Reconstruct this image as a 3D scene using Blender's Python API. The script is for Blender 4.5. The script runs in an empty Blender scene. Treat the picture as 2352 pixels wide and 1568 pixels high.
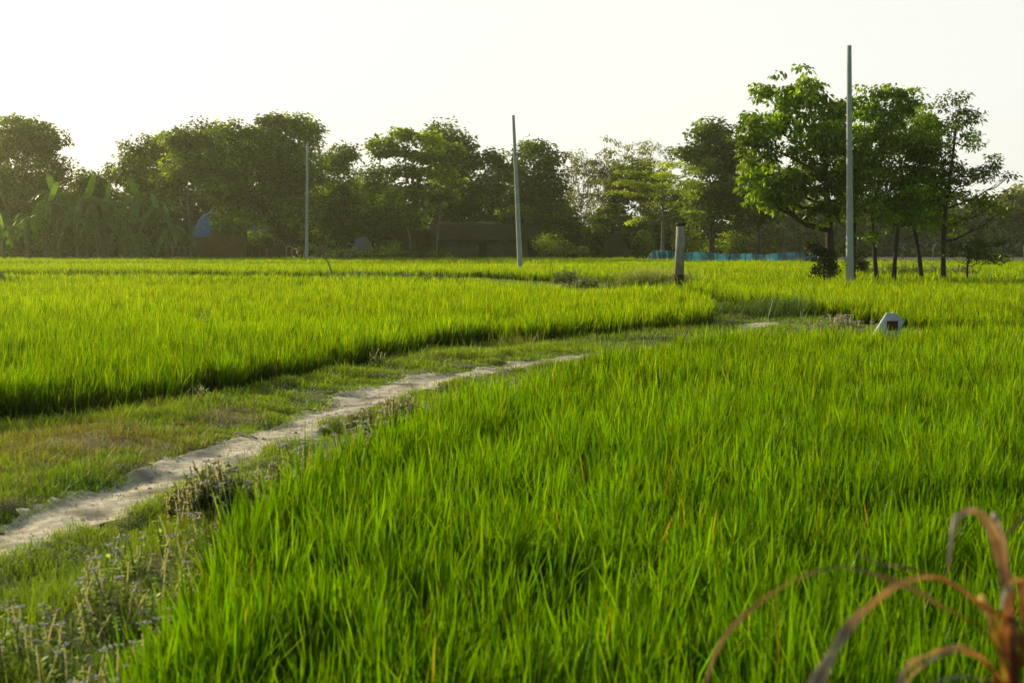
import bpy, math
import numpy as np
from mathutils import Vector
rng = np.random.default_rng(11)
PI = math.pi
sc = bpy.context.scene
COL = sc.collection

# ------------------------------------------------------------------ camera model
F = 3266.0                       # focal length in photo units (2352 wide)
PITCH = math.atan((784 - 560) / F)
CP, SP = math.cos(PITCH), math.sin(PITCH)
EYE = 2.0
def at(u, v, Y):
    a = (u - 1176) / F; b = (784 - v) / F
    d = (a, CP + b * SP, -SP + b * CP)
    t = Y / d[1]
    return np.array([a * t, Y, EYE + t * d[2]])
def gnd(u, v, z=0.0):
    a = (u - 1176) / F; b = (784 - v) / F
    d = (a, CP + b * SP, -SP + b * CP)
    t = (z - EYE) / d[2]
    return np.array([a * t, d[1] * t, z])

# ------------------------------------------------------------------ materials
def newmat(name):
    m = bpy.data.materials.new(name); m.use_nodes = True
    nt = m.node_tree; nt.nodes.clear()
    out = nt.nodes.new('ShaderNodeOutputMaterial')
    return m, nt, out
def N(nt, t, **kw):
    n = nt.nodes.new(t)
    for k, v in kw.items(): setattr(n, k, v)
    return n
def foliage_mat(name, trans=0.5, tint=(1.25, 1.15, 0.35), gloss=0.06, rough=0.45, alpha=1.0):
    m, nt, out = newmat(name); L = nt.links.new
    at_ = N(nt, 'ShaderNodeAttribute', attribute_name='col')
    dif = N(nt, 'ShaderNodeBsdfDiffuse'); tr = N(nt, 'ShaderNodeBsdfTranslucent'); gl = N(nt, 'ShaderNodeBsdfGlossy')
    gl.inputs['Roughness'].default_value = rough
    gl.inputs['Color'].default_value = (.8, .85, .7, 1)
    mul = N(nt, 'ShaderNodeMix', data_type='RGBA', blend_type='MULTIPLY'); mul.inputs[0].default_value = 1
    L(at_.outputs['Color'], mul.inputs[6]); mul.inputs[7].default_value = (*tint, 1)
    L(at_.outputs['Color'], dif.inputs['Color']); L(mul.outputs[2], tr.inputs['Color'])
    mx = N(nt, 'ShaderNodeMixShader'); mx.inputs[0].default_value = trans
    L(dif.outputs[0], mx.inputs[1]); L(tr.outputs[0], mx.inputs[2])
    m2 = N(nt, 'ShaderNodeMixShader')
    m2.inputs[0].default_value = gloss
    L(mx.outputs[0], m2.inputs[1]); L(gl.outputs[0], m2.inputs[2])
    last = m2
    if alpha < 1:
        tp = N(nt, 'ShaderNodeBsdfTransparent'); m3 = N(nt, 'ShaderNodeMixShader'); m3.inputs[0].default_value = alpha
        L(tp.outputs[0], m3.inputs[1]); L(m2.outputs[0], m3.inputs[2]); last = m3
    L(last.outputs[0], out.inputs['Surface'])
    return m
def solid_mat(name, c1, c2, scale=5, rough=0.9, bump=0.3, dist=0.02, attr=False, stretch=(1, 1, 1), detail=8, c3=None):
    m, nt, out = newmat(name); L = nt.links.new
    tc = N(nt, 'ShaderNodeTexCoord'); mp = N(nt, 'ShaderNodeMapping'); mp.inputs['Scale'].default_value = stretch
    L(tc.outputs['Object'], mp.inputs[0])
    no = N(nt, 'ShaderNodeTexNoise'); no.inputs['Scale'].default_value = scale; no.inputs['Detail'].default_value = detail
    no.inputs['Roughness'].default_value = 0.65
    L(mp.outputs[0], no.inputs['Vector'])
    cr = N(nt, 'ShaderNodeValToRGB'); cr.color_ramp.elements[0].position = .35; cr.color_ramp.elements[1].position = .68
    cr.color_ramp.elements[0].color = (*c1, 1); cr.color_ramp.elements[1].color = (*c2, 1)
    L(no.outputs[0], cr.inputs[0])
    colr = cr.outputs[0]
    if c3 is not None:
        n2 = N(nt, 'ShaderNodeTexNoise'); n2.inputs['Scale'].default_value = scale * .17; n2.inputs['Detail'].default_value = 5
        L(mp.outputs[0], n2.inputs['Vector'])
        r2 = N(nt, 'ShaderNodeValToRGB'); r2.color_ramp.elements[0].position = .5; r2.color_ramp.elements[1].position = .66
        L(n2.outputs[0], r2.inputs[0])
        mm = N(nt, 'ShaderNodeMix', data_type='RGBA'); L(r2.outputs[0], mm.inputs[0]); L(colr, mm.inputs[6]); mm.inputs[7].default_value = (*c3, 1)
        colr = mm.outputs[2]
    if attr:
        a = N(nt, 'ShaderNodeAttribute', attribute_name='col')
        mu = N(nt, 'ShaderNodeMix', data_type='RGBA', blend_type='MULTIPLY'); mu.inputs[0].default_value = 1
        L(colr, mu.inputs[6]); L(a.outputs['Color'], mu.inputs[7]); colr = mu.outputs[2]
    p = N(nt, 'ShaderNodeBsdfPrincipled'); p.inputs['Roughness'].default_value = rough
    p.inputs['Specular IOR Level'].default_value = .25
    L(colr, p.inputs['Base Color'])
    if bump:
        b = N(nt, 'ShaderNodeBump'); b.inputs['Strength'].default_value = bump; b.inputs['Distance'].default_value = dist
        L(no.outputs[0], b.inputs['Height']); L(b.outputs[0], p.inputs['Normal'])
    L(p.outputs[0], out.inputs['Surface'])
    return m

M = {}
M['rice'] = foliage_mat('rice_leaf', .6, (1.3, 1.15, .06), .007, .35)
M['grass'] = foliage_mat('turf_leaf', .5, (1.3, 1.08, .3), .04, .5)
M['leaf'] = foliage_mat('tree_leaf', .5, (1.35, 1.2, .3), .04, .45)
M['banana'] = foliage_mat('banana_leaf', .5, (1.2, 1.25, .15), .05, .3)
M['weed'] = foliage_mat('weed_leaf', .45, (1.15, 1.1, .6), .04, .5)
M['dry'] = foliage_mat('dry_leaf', .27, (1.3, .95, .3), .015, .35)
M['net'] = foliage_mat('net_cloth', .5, (1, 1, 1), .03, .5, .8)
M['bark'] = solid_mat('bark', (.03, .022, .016), (.085, .065, .048), 9, .95, .6, .03, stretch=(1, 1, .25))
M['pale_bark'] = solid_mat('pale_bark', (.10, .085, .065), (.2, .17, .14), 7, .95, .5, .02, stretch=(1, 1, .3))
M['banana_stem'] = solid_mat('banana_stem', (.08, .075, .035), (.2, .17, .09), 5, .8, .4, .02, stretch=(1, 1, .2))
M['concrete'] = solid_mat('concrete', (.31, .35, .32), (.43, .475, .43), 6, .85, .25, .01, stretch=(1, 1, .35))
M['old_concrete'] = solid_mat('weathered_concrete', (.17, .16, .125), (.40, .385, .31), 7, .95, .6, .02, stretch=(1, 1, .4), c3=(.07, .065, .05))
M['dark_concrete'] = solid_mat('damp_concrete', (.015, .014, .012), (.06, .052, .042), 9, .9, .6, .02)
M['hole'] = solid_mat('hole_shadow', (.01, .01, .01), (.02, .02, .02), 9, .9, 0)
M['white_stone'] = solid_mat('painted_stone', (.36, .44, .43), (.5, .58, .55), 12, .7, .2, .005)
M['plaque'] = solid_mat('dark_red_plaque', (.045, .012, .01), (.08, .02, .016), 20, .6, .1, .003)
M['soil'] = solid_mat('field_soil', (.55, .55, .55), (1.25, 1.2, 1.15), 3.5, .97, .8, .03, attr=True)
M['path'] = solid_mat('trodden_earth', (.42, .37, .275), (.78, .69, .52), 11, .97, .9, .03, detail=12, c3=(.17, .145, .11))
M['mud'] = solid_mat('mud_wall', (.08, .068, .05), (.14, .12, .085), 2, .95, .3, .02)
M['thatch'] = solid_mat('thatch', (.022, .016, .009), (.06, .042, .022), 6, .98, .8, .05, stretch=(1, 1, .3))
M['straw'] = solid_mat('straw', (.11, .07, .026), (.25, .16, .065), 6, .98, 1, .15, stretch=(1, 1, 2))
M['teal'] = solid_mat('teal_paint', (.07, .27, .23), (.11, .36, .3), 3, .8, .1)
M['red_paint'] = solid_mat('red_paint', (.13, .035, .03), (.19, .06, .045), 3, .8, .1)
M['tin'] = solid_mat('rusty_tin', (.04, .035, .03), (.1, .08, .065), 3, .7, .3, .03)
M['dark_opening'] = solid_mat('dark_interior', (.012, .01, .008), (.02, .017, .013), 3, 1, 0)
M['blue_tarp'] = solid_mat('blue_tarpaulin', (.06, .16, .42), (.14, .3, .6), 2.5, .45, .7, .12)
M['grey_tarp'] = solid_mat('grey_tarpaulin', (.07, .08, .08), (.13, .14, .14), 2.5, .5, .7, .1)
M['blue_tin'] = solid_mat('blue_sheet_roof', (.03, .06, .14), (.05, .10, .21), 3, .6, .2)
M['bamboo'] = solid_mat('bamboo_pole', (.14, .10, .06), (.26, .2, .12), 5, .8, .2, .01)
M['wire'] = solid_mat('fence_wire', (.16, .16, .15), (.24, .24, .22), 5, .6, 0)
M['twig'] = solid_mat('twig', (.10, .07, .045), (.2, .14, .09), 12, .9, .3, .004)

# ------------------------------------------------------------------ mesh helpers
def mk(name, V, T=None, Q=None, mat=None, col=None, parent=None, smooth=False, **tags):
    V = np.asarray(V, dtype=np.float32).reshape(-1, 3)
    if parent is not None and parent.type == 'EMPTY':
        V = V - np.array(parent.location, dtype=np.float32)
    me = bpy.data.meshes.new(name)
    nt = 0 if T is None else len(T); nq = 0 if Q is None else len(Q)
    me.vertices.add(len(V)); me.vertices.foreach_set('co', V.ravel())
    li = []
    if nt: li.append(np.asarray(T, dtype=np.int32).ravel())
    if nq: li.append(np.asarray(Q, dtype=np.int32).ravel())
    li = np.concatenate(li)
    me.loops.add(len(li)); me.loops.foreach_set('vertex_index', li)
    me.polygons.add(nt + nq)
    starts = np.concatenate([np.arange(nt) * 3, nt * 3 + np.arange(nq) * 4]).astype(np.int32)
    me.polygons.foreach_set('loop_start', starts)
    if smooth: me.polygons.foreach_set('use_smooth', np.ones(nt + nq, dtype=bool))
    if col is not None:
        a = me.color_attributes.new('col', 'FLOAT_COLOR', 'POINT')
        c = np.ones((len(V), 4), dtype=np.float32); c[:, :3] = col
        a.data.foreach_set('color', c.ravel())
    me.update(calc_edges=True); me.validate()
    if mat is not None: me.materials.append(mat)
    o = bpy.data.objects.new(name, me); COL.objects.link(o)
    if parent is not None: o.parent = parent
    tag(o, **tags)
    return o
def tag(o, label=None, cat=None, group=None, kind=None):
    if label: o['label'] = label
    if cat: o['category'] = cat
    if group: o['group'] = group
    if kind: o['kind'] = kind
def thing(name, loc, label, cat, group=None):
    o = bpy.data.objects.new(name, None); COL.objects.link(o); o.location = [float(x) for x in loc]
    o.empty_display_size = .3
    tag(o, label, cat, group); return o
class MB:
    """collects shapes for one mesh"""
    def __init__(s): s.V = []; s.T = []; s.Q = []; s.C = []; s.n = 0
    def add(s, V, T=None, Q=None, col=None):
        V = np.asarray(V, dtype=np.float64).reshape(-1, 3)
        if T is not None and len(T): s.T.append(np.asarray(T) + s.n)
        if Q is not None and len(Q): s.Q.append(np.asarray(Q) + s.n)
        s.V.append(V); s.n += len(V)
        c = np.ones((len(V), 3))
        if col is not None: c[:] = col
        s.C.append(c)
    def tube(s, P, R, sides=8, caps=True, col=None, wob=0):
        P = np.asarray(P, dtype=float); n = len(P)
        R = np.broadcast_to(np.asarray(R, dtype=float), (n,))
        T = np.gradient(P, axis=0); T /= np.linalg.norm(T, axis=1)[:, None] + 1e-9
        ref = np.array([0, 1, 0.]) if abs(T[0][1]) < .9 else np.array([1., 0, 0])
        ang = np.arange(sides) / sides * 2 * PI
        V = []
        for i in range(n):
            a = np.cross(T[i], ref); a /= np.linalg.norm(a) + 1e-9; b = np.cross(T[i], a)
            r = R[i] * (1 + (wob * rng.normal(size=sides) if wob else 0))
            V.append(P[i] + (np.cos(ang) * r)[:, None] * a + (np.sin(ang) * r)[:, None] * b)
        V = np.concatenate(V)
        i, j = np.meshgrid(np.arange(n - 1), np.arange(sides), indexing='ij')
        k = (j + 1) % sides
        Q = np.stack([i * sides + j, i * sides + k, (i + 1) * sides + k, (i + 1) * sides + j], -1).reshape(-1, 4)
        Tt = []
        if caps:
            V = np.concatenate([V, P[:1], P[-1:]])
            for q in range(sides):
                Tt.append([n * sides, (q + 1) % sides, q]); Tt.append([n * sides + 1, (n - 1) * sides + q, (n - 1) * sides + (q + 1) % sides])
        s.add(V, Tt, Q, col)
    def box(s, lo, hi, col=None, rot=0, jit=0):
        lo = np.array(lo, float); hi = np.array(hi, float); c = (lo + hi) / 2
        V = np.array([[x, y, z] for x in (lo[0], hi[0]) for y in (lo[1], hi[1]) for z in (lo[2], hi[2])])
        if rot:
            d = V - c; V = c + np.stack([d[:, 0] * math.cos(rot) - d[:, 1] * math.sin(rot), d[:, 0] * math.sin(rot) + d[:, 1] * math.cos(rot), d[:, 2]], -1)
        s.add(V, None, [[0, 1, 3, 2], [4, 6, 7, 5], [0, 4, 5, 1], [2, 3, 7, 6], [0, 2, 6, 4], [1, 5, 7, 3]], col)
    def prism(s, poly_xz, y0, y1, col=None):
        n = len(poly_xz); p = np.array(poly_xz, float)
        V = np.concatenate([np.stack([p[:, 0], np.full(n, y0), p[:, 1]], -1), np.stack([p[:, 0], np.full(n, y1), p[:, 1]], -1)])
        c = p.mean(0); V = np.concatenate([V, [[c[0], y0, c[1]], [c[0], y1, c[1]]]])
        Q = [[i, i + n, (i + 1) % n + n, (i + 1) % n] for i in range(n)]
        T = [[2 * n, i, (i + 1) % n] for i in range(n)] + [[2 * n + 1, (i + 1) % n + n, i + n] for i in range(n)]
        s.add(V, T, Q, col)
    def lathe(s, c, prof, sides=24, wob=0, sx=1, sy=1, col=None):
        """prof: list of (r,z)"""
        ang = np.arange(sides) / sides * 2 * PI; n = len(prof); V = []
        w1 = 1 + wob * (np.sin(ang * 2 + rng.uniform(0, 6)) + .6 * np.sin(ang * 3 + rng.uniform(0, 6)) + .5 * np.sin(ang * 5 + rng.uniform(0, 6)))
        for r, z in prof:
            rr = r * w1 * (1 + wob * .5 * rng.normal(size=sides))
            V.append(np.stack([c[0] + np.cos(ang) * rr * sx, c[1] + np.sin(ang) * rr * sy, np.full(sides, c[2] + z)], -1))
        V = np.concatenate(V)
        i, j = np.meshgrid(np.arange(n - 1), np.arange(sides), indexing='ij'); k = (j + 1) % sides
        Q = np.stack([i * sides + j, i * sides + k, (i + 1) * sides + k, (i + 1) * sides + j], -1).reshape(-1, 4)
        V = np.concatenate([V, [[c[0], c[1], c[2] + prof[-1][1]]]])
        T = [[n * sides, (n - 1) * sides + q, (n - 1) * sides + (q + 1) % sides] for q in range(sides)]
        s.add(V, T, Q, col)
    def build(s, name, mat, parent=None, smooth=False, col=False, **tags):
        T = np.concatenate(s.T) if s.T else None; Q = np.concatenate(s.Q) if s.Q else None
        return mk(name, np.concatenate(s.V), T, Q, mat, np.concatenate(s.C) if col else None, parent, smooth, **tags)

# smooth 2-D value noise
_G = rng.random((256, 256))
def vnoise(x, y, s):
    x = np.asarray(x) / s + 71.3; y = np.asarray(y) / s + 113.7
    xi = np.floor(x).astype(int); yi = np.floor(y).astype(int); fx = x - xi; fy = y - yi
    fx = fx * fx * (3 - 2 * fx); fy = fy * fy * (3 - 2 * fy)
    g = lambda a, b: _G[a % 256, b % 256]
    return (g(xi, yi) * (1 - fx) + g(xi + 1, yi) * fx) * (1 - fy) + (g(xi, yi + 1) * (1 - fx) + g(xi + 1, yi + 1) * fx) * fy
def fbm(x, y, s, o=3):
    r = 0; a = .5; t = 0
    for k in range(o): r = r + a * vnoise(x, y, s / 2 ** k); t += a; a *= .5
    return r / t
def inpoly(x, y, poly):
    x = np.asarray(x); y = np.asarray(y); r = np.zeros(x.shape, bool); n = len(poly)
    for i in range(n):
        x1, y1 = poly[i]; x2, y2 = poly[(i + 1) % n]
        c = ((y1 > y) != (y2 > y))
        with np.errstate(divide='ignore', invalid='ignore'):
            xi = (x2 - x1) * (y - y1) / (y2 - y1 + 1e-12) + x1
        r ^= c & (x < xi)
    return r
def polydist(x, y, pts, closed=False):
    x = np.asarray(x, float); y = np.asarray(y, float); d = np.full(x.shape, 1e9)
    P = list(pts) + ([pts[0]] if closed else [])
    for (x1, y1), (x2, y2) in zip(P[:-1], P[1:]):
        dx, dy = x2 - x1, y2 - y1; t = np.clip(((x - x1) * dx + (y - y1) * dy) / (dx * dx + dy * dy), 0, 1)
        d = np.minimum(d, np.hypot(x - x1 - t * dx, y - y1 - t * dy))
    return d
def spline(pts, step):
    P = np.array(pts, float); out = []
    for i in range(len(P) - 1):
        p0 = P[max(i - 1, 0)]; p1 = P[i]; p2 = P[i + 1]; p3 = P[min(i + 2, len(P) - 1)]
        n = max(2, int(np.linalg.norm(p2 - p1) / step))
        for t in np.arange(n) / n:
            out.append(.5 * ((2 * p1) + (-p0 + p2) * t + (2 * p0 - 5 * p1 + 4 * p2 - p3) * t * t + (-p0 + 3 * p1 - 3 * p2 + p3) * t ** 3))
    out.append(P[-1]); return np.array(out)

# ------------------------------------------------------------------ layout
PATH = [(-5.3, 2), (-4.6, 5.5), (-3.75, 7.7), (-3.4, 9.2), (-2.92, 11.8), (-2.55, 13.8), (-2.25, 16), (-1.75, 18.6), (-1.15, 20.6), (-.15, 22.7), (1.1, 24.5),
        (2.6, 27.2), (4.5, 31), (6.1, 34.8), (6.75, 38), (6.4, 43), (6.5, 50), (6.9, 58), (6.4, 64), (4.8, 67), (2.8, 71)]
PS = spline(PATH, .06)
FIELD_R = [(-1.4, 1.5), (-1.45, 5), (-1.55, 6.5), (-1.6, 8), (-1.52, 9.3), (-1.1, 12.2), (-.5, 15), (.75, 18.8), (1.7, 21.5), (3.7, 25.2), (5, 26.6), (7, 27.0),
           (8.4, 28.0), (9.5, 28.6), (10.5, 27), (18, 26.8), (18, 1.5)]
FIELD_L = [(-14, 12.2), (-9, 14.1), (-6.2, 15.9), (-4.4, 17.7), (-3.5, 19.6), (-2.45, 24.2), (-1.5, 27.2), (-.7, 29), (2.1, 30.4), (4.9, 34.5), (5.6, 40), (6.0, 47), (5.8, 50),
           (3.6, 51), (1.9, 51.5), (.8, 58), (-2, 65), (-8, 71), (-20, 74.5), (-32, 75.5), (-45, 76), (-45, 30)]
FIELD_D = [(7.0, 56), (6.9, 50), (7.2, 43), (8.2, 37.5), (9.4, 34), (10.2, 31), (12, 31.5), (12.5, 37), (22, 37.5), (40, 38), (60, 136), (9, 136), (9, 72), (7.6, 66)]
FIELD_C1 = [(-60, 86), (-20, 85.5), (-2.0, 83), (2.4, 73), (5.5, 71), (8.8, 71), (8.8, 122), (-6, 124), (-26, 126), (-60, 127)]
FIELD_C2 = [(-70, 130), (-26, 129), (-6, 127), (8.8, 125), (8.8, 136.5), (17, 137), (12, 152), (0, 161), (-75, 164)]
HEAPS = None
def hgt(x, y):
    x = np.asarray(x, float); y = np.asarray(y, float)
    near = np.clip((90 - y) / 40, 0, 1)
    d = polydist(x, y, PATH[::1])
    h = .095 * (fbm(x, y, .6, 3) - .5) * 2 * near * np.clip(d / .35, .15, 1)
    h += .05 * (fbm(x + 40, y, 2.2, 2) - .5) * near
    h += .035 * np.clip((d - .2) / .3, 0, 1) * near
    fld = np.clip((d - 1.6) / 1.2, 0, 1)
    h -= .10 * fld * near
    return h
def path_half(x, y):
    w = .215 + .2 * (fbm(x, y, .9, 3) - .5) * 2
    w = w + .16 * np.exp(-((y - 19.3) / 1.3) ** 2) + .10 * np.clip((11 - y) / 3, 0, 1)
    w = np.where((y > 25.5) & (y < 33.6), w - .5, w)
    w = np.where((y > 36.3) & (y < 65.5), w - .5, w)
    return w
FALL = ((-4.1, 13.9, 1.7, 2.0), (-5.4, 12.9, 1.6, 1.2), (-3.2, 15.6, .5, 1.0))
def dryness(x, y):
    r = np.zeros(np.shape(x))
    for cx, cy, rx, ry in FALL:
        r = np.maximum(r, 1.15 - np.hypot((x - cx) / rx, (y - cy) / ry))
    return np.clip(r + (fbm(x, y, .6, 3) - .5) * 1.6 * (r > -.2), 0, 1)

# ground sheet
xs = np.unique(np.concatenate([np.linspace(-1500, -60, 14), np.linspace(-60, -14, 40), np.arange(-14, -7, .25), np.arange(-7, 9.01, .1), np.arange(9.25, 16, .4), np.linspace(17, 70, 40), np.linspace(90, 1500, 14)]))
ys = np.unique(np.concatenate([np.linspace(-60, 0, 8), np.arange(1, 48, .1), np.arange(48, 100, .5), np.arange(101, 200, 4), np.linspace(210, 3000, 24)]))
X, Yy = np.meshgrid(xs, ys, indexing='ij'); H = hgt(X, Yy)
nx, ny = X.shape
i, j = np.meshgrid(np.arange(nx - 1), np.arange(ny - 1), indexing='ij')
Q = np.stack([i * ny + j, (i + 1) * ny + j, (i + 1) * ny + j + 1, i * ny + j + 1], -1).reshape(-1, 4)
infield = np.zeros(X.shape, bool)
for f in (FIELD_R, FIELD_L, FIELD_D, FIELD_C1, FIELD_C2): infield |= inpoly(X, Yy, f)
gc = np.zeros(X.shape + (3,))
gc[:] = (.06, .09, .018)
k = fbm(X, Yy, 1.3, 3)[..., None]
gc = gc * (1 - np.clip((k - .45) * 4, 0, 1) * .6) + np.array([.12, .11, .05]) * np.clip((k - .45) * 4, 0, 1) * .6
dr = dryness(X, Yy)[..., None]; gc = gc * (1 - dr) + np.array([.19, .165, .07]) * dr
gc[infield] = (.035, .05, .012)
gc[(Yy > 165)] = (.09, .085, .045)
mk('ground', np.stack([X, Yy, H], -1), None, Q, M['soil'], gc.reshape(-1, 3), smooth=True, kind='structure')

# footpath ribbon
tan = np.gradient(PS, axis=0); tan /= np.linalg.norm(tan, axis=1)[:, None]; nor = np.stack([-tan[:, 1], tan[:, 0]], -1)
hw = np.maximum(path_half(PS[:, 0], PS[:, 1]), -.09) + .12
off = np.linspace(-1, 1, 21)
PV = PS[:, None, :] + nor[:, None, :] * (off[None, :, None] * (hw[:, None, None] + (.05 * rng.normal(size=(len(PS), 21, 1))) * (np.abs(off) == 1)[None, :, None]))
PZ = hgt(PV[..., 0], PV[..., 1]) + .012 + .014 * (fbm(PV[..., 0], PV[..., 1], .3, 3) - .5) + .012 * (vnoise(PV[..., 0], PV[..., 1], .07) - .5) - .012 * (np.abs(off) > .99)
n = len(PS); m_ = 21
i, j = np.meshgrid(np.arange(n - 1), np.arange(m_ - 1), indexing='ij')
Q = np.stack([i * m_ + j, i * m_ + j + 1, (i + 1) * m_ + j + 1, (i + 1) * m_ + j], -1).reshape(-1, 4)
mk('footpath', np.concatenate([PV, PZ[..., None]], -1), None, Q[:, ::-1], M['path'], smooth=True, kind='structure')

# clods and pebbles lying on the path
mb = MB()
ii = rng.integers(20, int(len(PS) * .42), 1500); oo = rng.normal(0, .6, 1500).clip(-1.05, 1.05)
px = PS[ii] + nor[ii] * (oo * hw[ii])[:, None]
for (a_, b_) in px:
    r_ = rng.uniform(.004, .013) * (1 + (rng.random() < .05) * 1.2); z_ = float(hgt(a_, b_)) + .014
    v_ = np.array([[1, 0, 0], [-1, 0, 0], [0, 1, 0], [0, -1, 0], [0, 0, .7], [0, 0, -.7]]) * r_ * rng.uniform(.6, 1.3, (6, 1)) + [a_, b_, z_]
    mb.add(v_, [[0, 2, 4], [2, 1, 4], [1, 3, 4], [3, 0, 4], [2, 0, 5], [1, 2, 5], [3, 1, 5], [0, 3, 5]])
mb.build('soil_clods', M['path'], label='small dry clods and pebbles scattered on the bare footpath', cat='clods', kind='stuff')

# ------------------------------------------------------------------ blades
def blades(P, length, width, segs, az, lean, curve, cb, ct, yaw=None):
    """P (N,3) base points -> verts, tris, colours ; curved tapering leaves"""
    n = len(P)
    dirx, diry = np.cos(az), np.sin(az)
    if yaw is None: yaw = az + PI / 2 + rng.normal(0, .5, n)
    wx, wy = np.cos(yaw), np.sin(yaw)
    nv = 2 * segs + 1
    V = np.zeros((n, nv, 3)); C = np.zeros((n, nv, 3))
    for s in range(segs + 1):
        t = s / segs
        hor = length * (lean * t + curve * t * t)
        ver = length * (t * np.sqrt(np.maximum(1 - lean ** 2, .1)) - .55 * curve * t ** 2.5)
        c = np.stack([P[:, 0] + dirx * hor, P[:, 1] + diry * hor, P[:, 2] + ver], -1)
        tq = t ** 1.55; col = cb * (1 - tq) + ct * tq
        if s < segs:
            w = width * (1 - t ** 2.2) * (.75 + .5 * min(t * 2, 1)) / 2 if segs > 1 else width / 2
            o = np.stack([wx * w, wy * w, np.zeros(n)], -1)
            V[:, 2 * s] = c - o; V[:, 2 * s + 1] = c + o; C[:, 2 * s] = col; C[:, 2 * s + 1] = col
        else:
            V[:, 2 * s] = c; C[:, 2 * s] = col
    tr = []
    for s in range(segs - 1):
        a = 2 * s; tr += [[a, a + 1, a + 3], [a, a + 3, a + 2]]
    a = 2 * (segs - 1); tr += [[a, a + 1, a + 2]]
    T = (np.arange(n) * nv)[:, None, None] + np.array(tr)[None]
    return V.reshape(-1, 3), T.reshape(-1, 3), C.reshape(-1, 3)
def scatter(y0, y1, dens, poly=None, margin=2.5, xlim=None):
    xmax = .372 * y1 + margin
    area = 2 * xmax * (y1 - y0); n = int(area * dens)
    x = rng.uniform(-xmax, xmax, n); y = rng.uniform(y0, y1, n)
    k = np.abs(x) < .372 * y + margin
    if poly is not None: k &= inpoly(x, y, poly)
    return x[k], y[k]
BANDS = [(2, 9, 66, 28, .0155, 4), (9, 16, 56, 27, .0155, 3), (16, 30, 44, 20, .0165, 3), (30, 55, 24, 15, .02, 2), (55, 95, 13, 8, .034, 2), (95, 166, 7, 8, .055, 1)]
def rice(name, poly, label, hmul=1.0):
    VV, TT, CC = [], [], []; off = 0
    for y0, y1, dens, nb, w, segs in BANDS:
        x, y = scatter(y0, y1, dens, poly)
        if not len(x): continue
        # leave thin spots
        tw = np.repeat(np.arange(len(x)), nb); nB = len(tw)
        clump = .85 + .3 * fbm(x, y, 1.6, 2) + .13 * rng.normal(size=len(x)); tc = 1 + .22 * rng.normal(size=len(x)).clip(-2, 2)
        big = fbm(x + 9, y - 5, 7, 2)
        dist_edge = polydist(x, y, poly, True)
        P = np.zeros((nB, 3)); P[:, 0] = x[tw] + rng.normal(0, .03, nB); P[:, 1] = y[tw] + rng.normal(0, .03, nB)
        P[:, 2] = hgt(P[:, 0], P[:, 1]) if y0 < 90 else 0
        P[:, 2] -= .01
        hf = np.ones(nB)
        if poly is FIELD_R: hf = 1 - .08 * np.clip((P[:, 1] - 17) / 6, 0, 1)
        if poly is FIELD_L: hf = 1 + .08 * np.clip(1 - dist_edge[tw] / 1.5, 0, 1) * (P[:, 1] < 25)
        if poly is FIELD_C1:
            hf = 1 - .34 * np.clip((P[:, 1] - 108) / 12, 0, 1) + .16 * np.clip(1 - dist_edge[tw] / 4, 0, 1) * (P[:, 1] < 100) 
        if poly is FIELD_C2: hf = 1 + .2 * np.clip(1 - dist_edge[tw] / 3, 0, 1)
        az = rng.uniform(0, 2 * PI, nB)
        L = hmul * .56 * hf * clump[tw] * rng.uniform(.4, 1.15, nB) ** .8
        lean = np.abs(rng.normal(.08, .10, nB)).clip(0, .7); curve = np.abs(rng.normal(.05, .13, nB)).clip(0, .6)
        # common breeze towards the right
        vx = np.cos(az) * (lean) + .02; vy = np.sin(az) * lean; az2 = np.arctan2(vy, vx)
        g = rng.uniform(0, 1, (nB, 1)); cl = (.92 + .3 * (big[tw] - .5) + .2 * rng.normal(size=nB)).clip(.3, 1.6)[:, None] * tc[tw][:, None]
        fy = np.clip((P[:, 1] - 6) / 34, 0, 1)[:, None]; g = g * (.35 + .65 * fy); cl = cl * (.78 + .22 * fy)  # rice brightens and yellows with distance; grazing sunlight put into the colour
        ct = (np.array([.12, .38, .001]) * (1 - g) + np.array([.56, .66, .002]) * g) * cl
        cb = np.array([.008, .040, .001]) * cl  # blade bases darkened, tips brightened: canopy shade and backlight put into the colour
        yl = rng.random(nB) < .007
        ct[yl] = (.45, .38, .05)
        yaw = rng.uniform(0, PI, nB) if segs > 1 else rng.normal(0, .7, nB)
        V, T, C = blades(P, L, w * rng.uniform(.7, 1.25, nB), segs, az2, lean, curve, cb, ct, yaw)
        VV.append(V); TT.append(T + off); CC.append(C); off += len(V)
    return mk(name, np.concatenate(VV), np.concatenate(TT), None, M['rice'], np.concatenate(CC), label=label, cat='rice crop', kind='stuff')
rice('rice_crop', FIELD_R, 'bright green rice filling the near field on the right of the footpath')
rice('rice_crop', FIELD_L, 'bright green rice in the field on the left inside the bend of the footpath')
rice('rice_crop', FIELD_D, 'rice around and behind the tall right-hand pole and the row of trees')
rice('rice_crop', FIELD_C1, 'yellow-green rice beyond the weedy bank around the middle pole')
rice('rice_crop', FIELD_C2, 'farthest strip of rice in front of the village trees')

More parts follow.
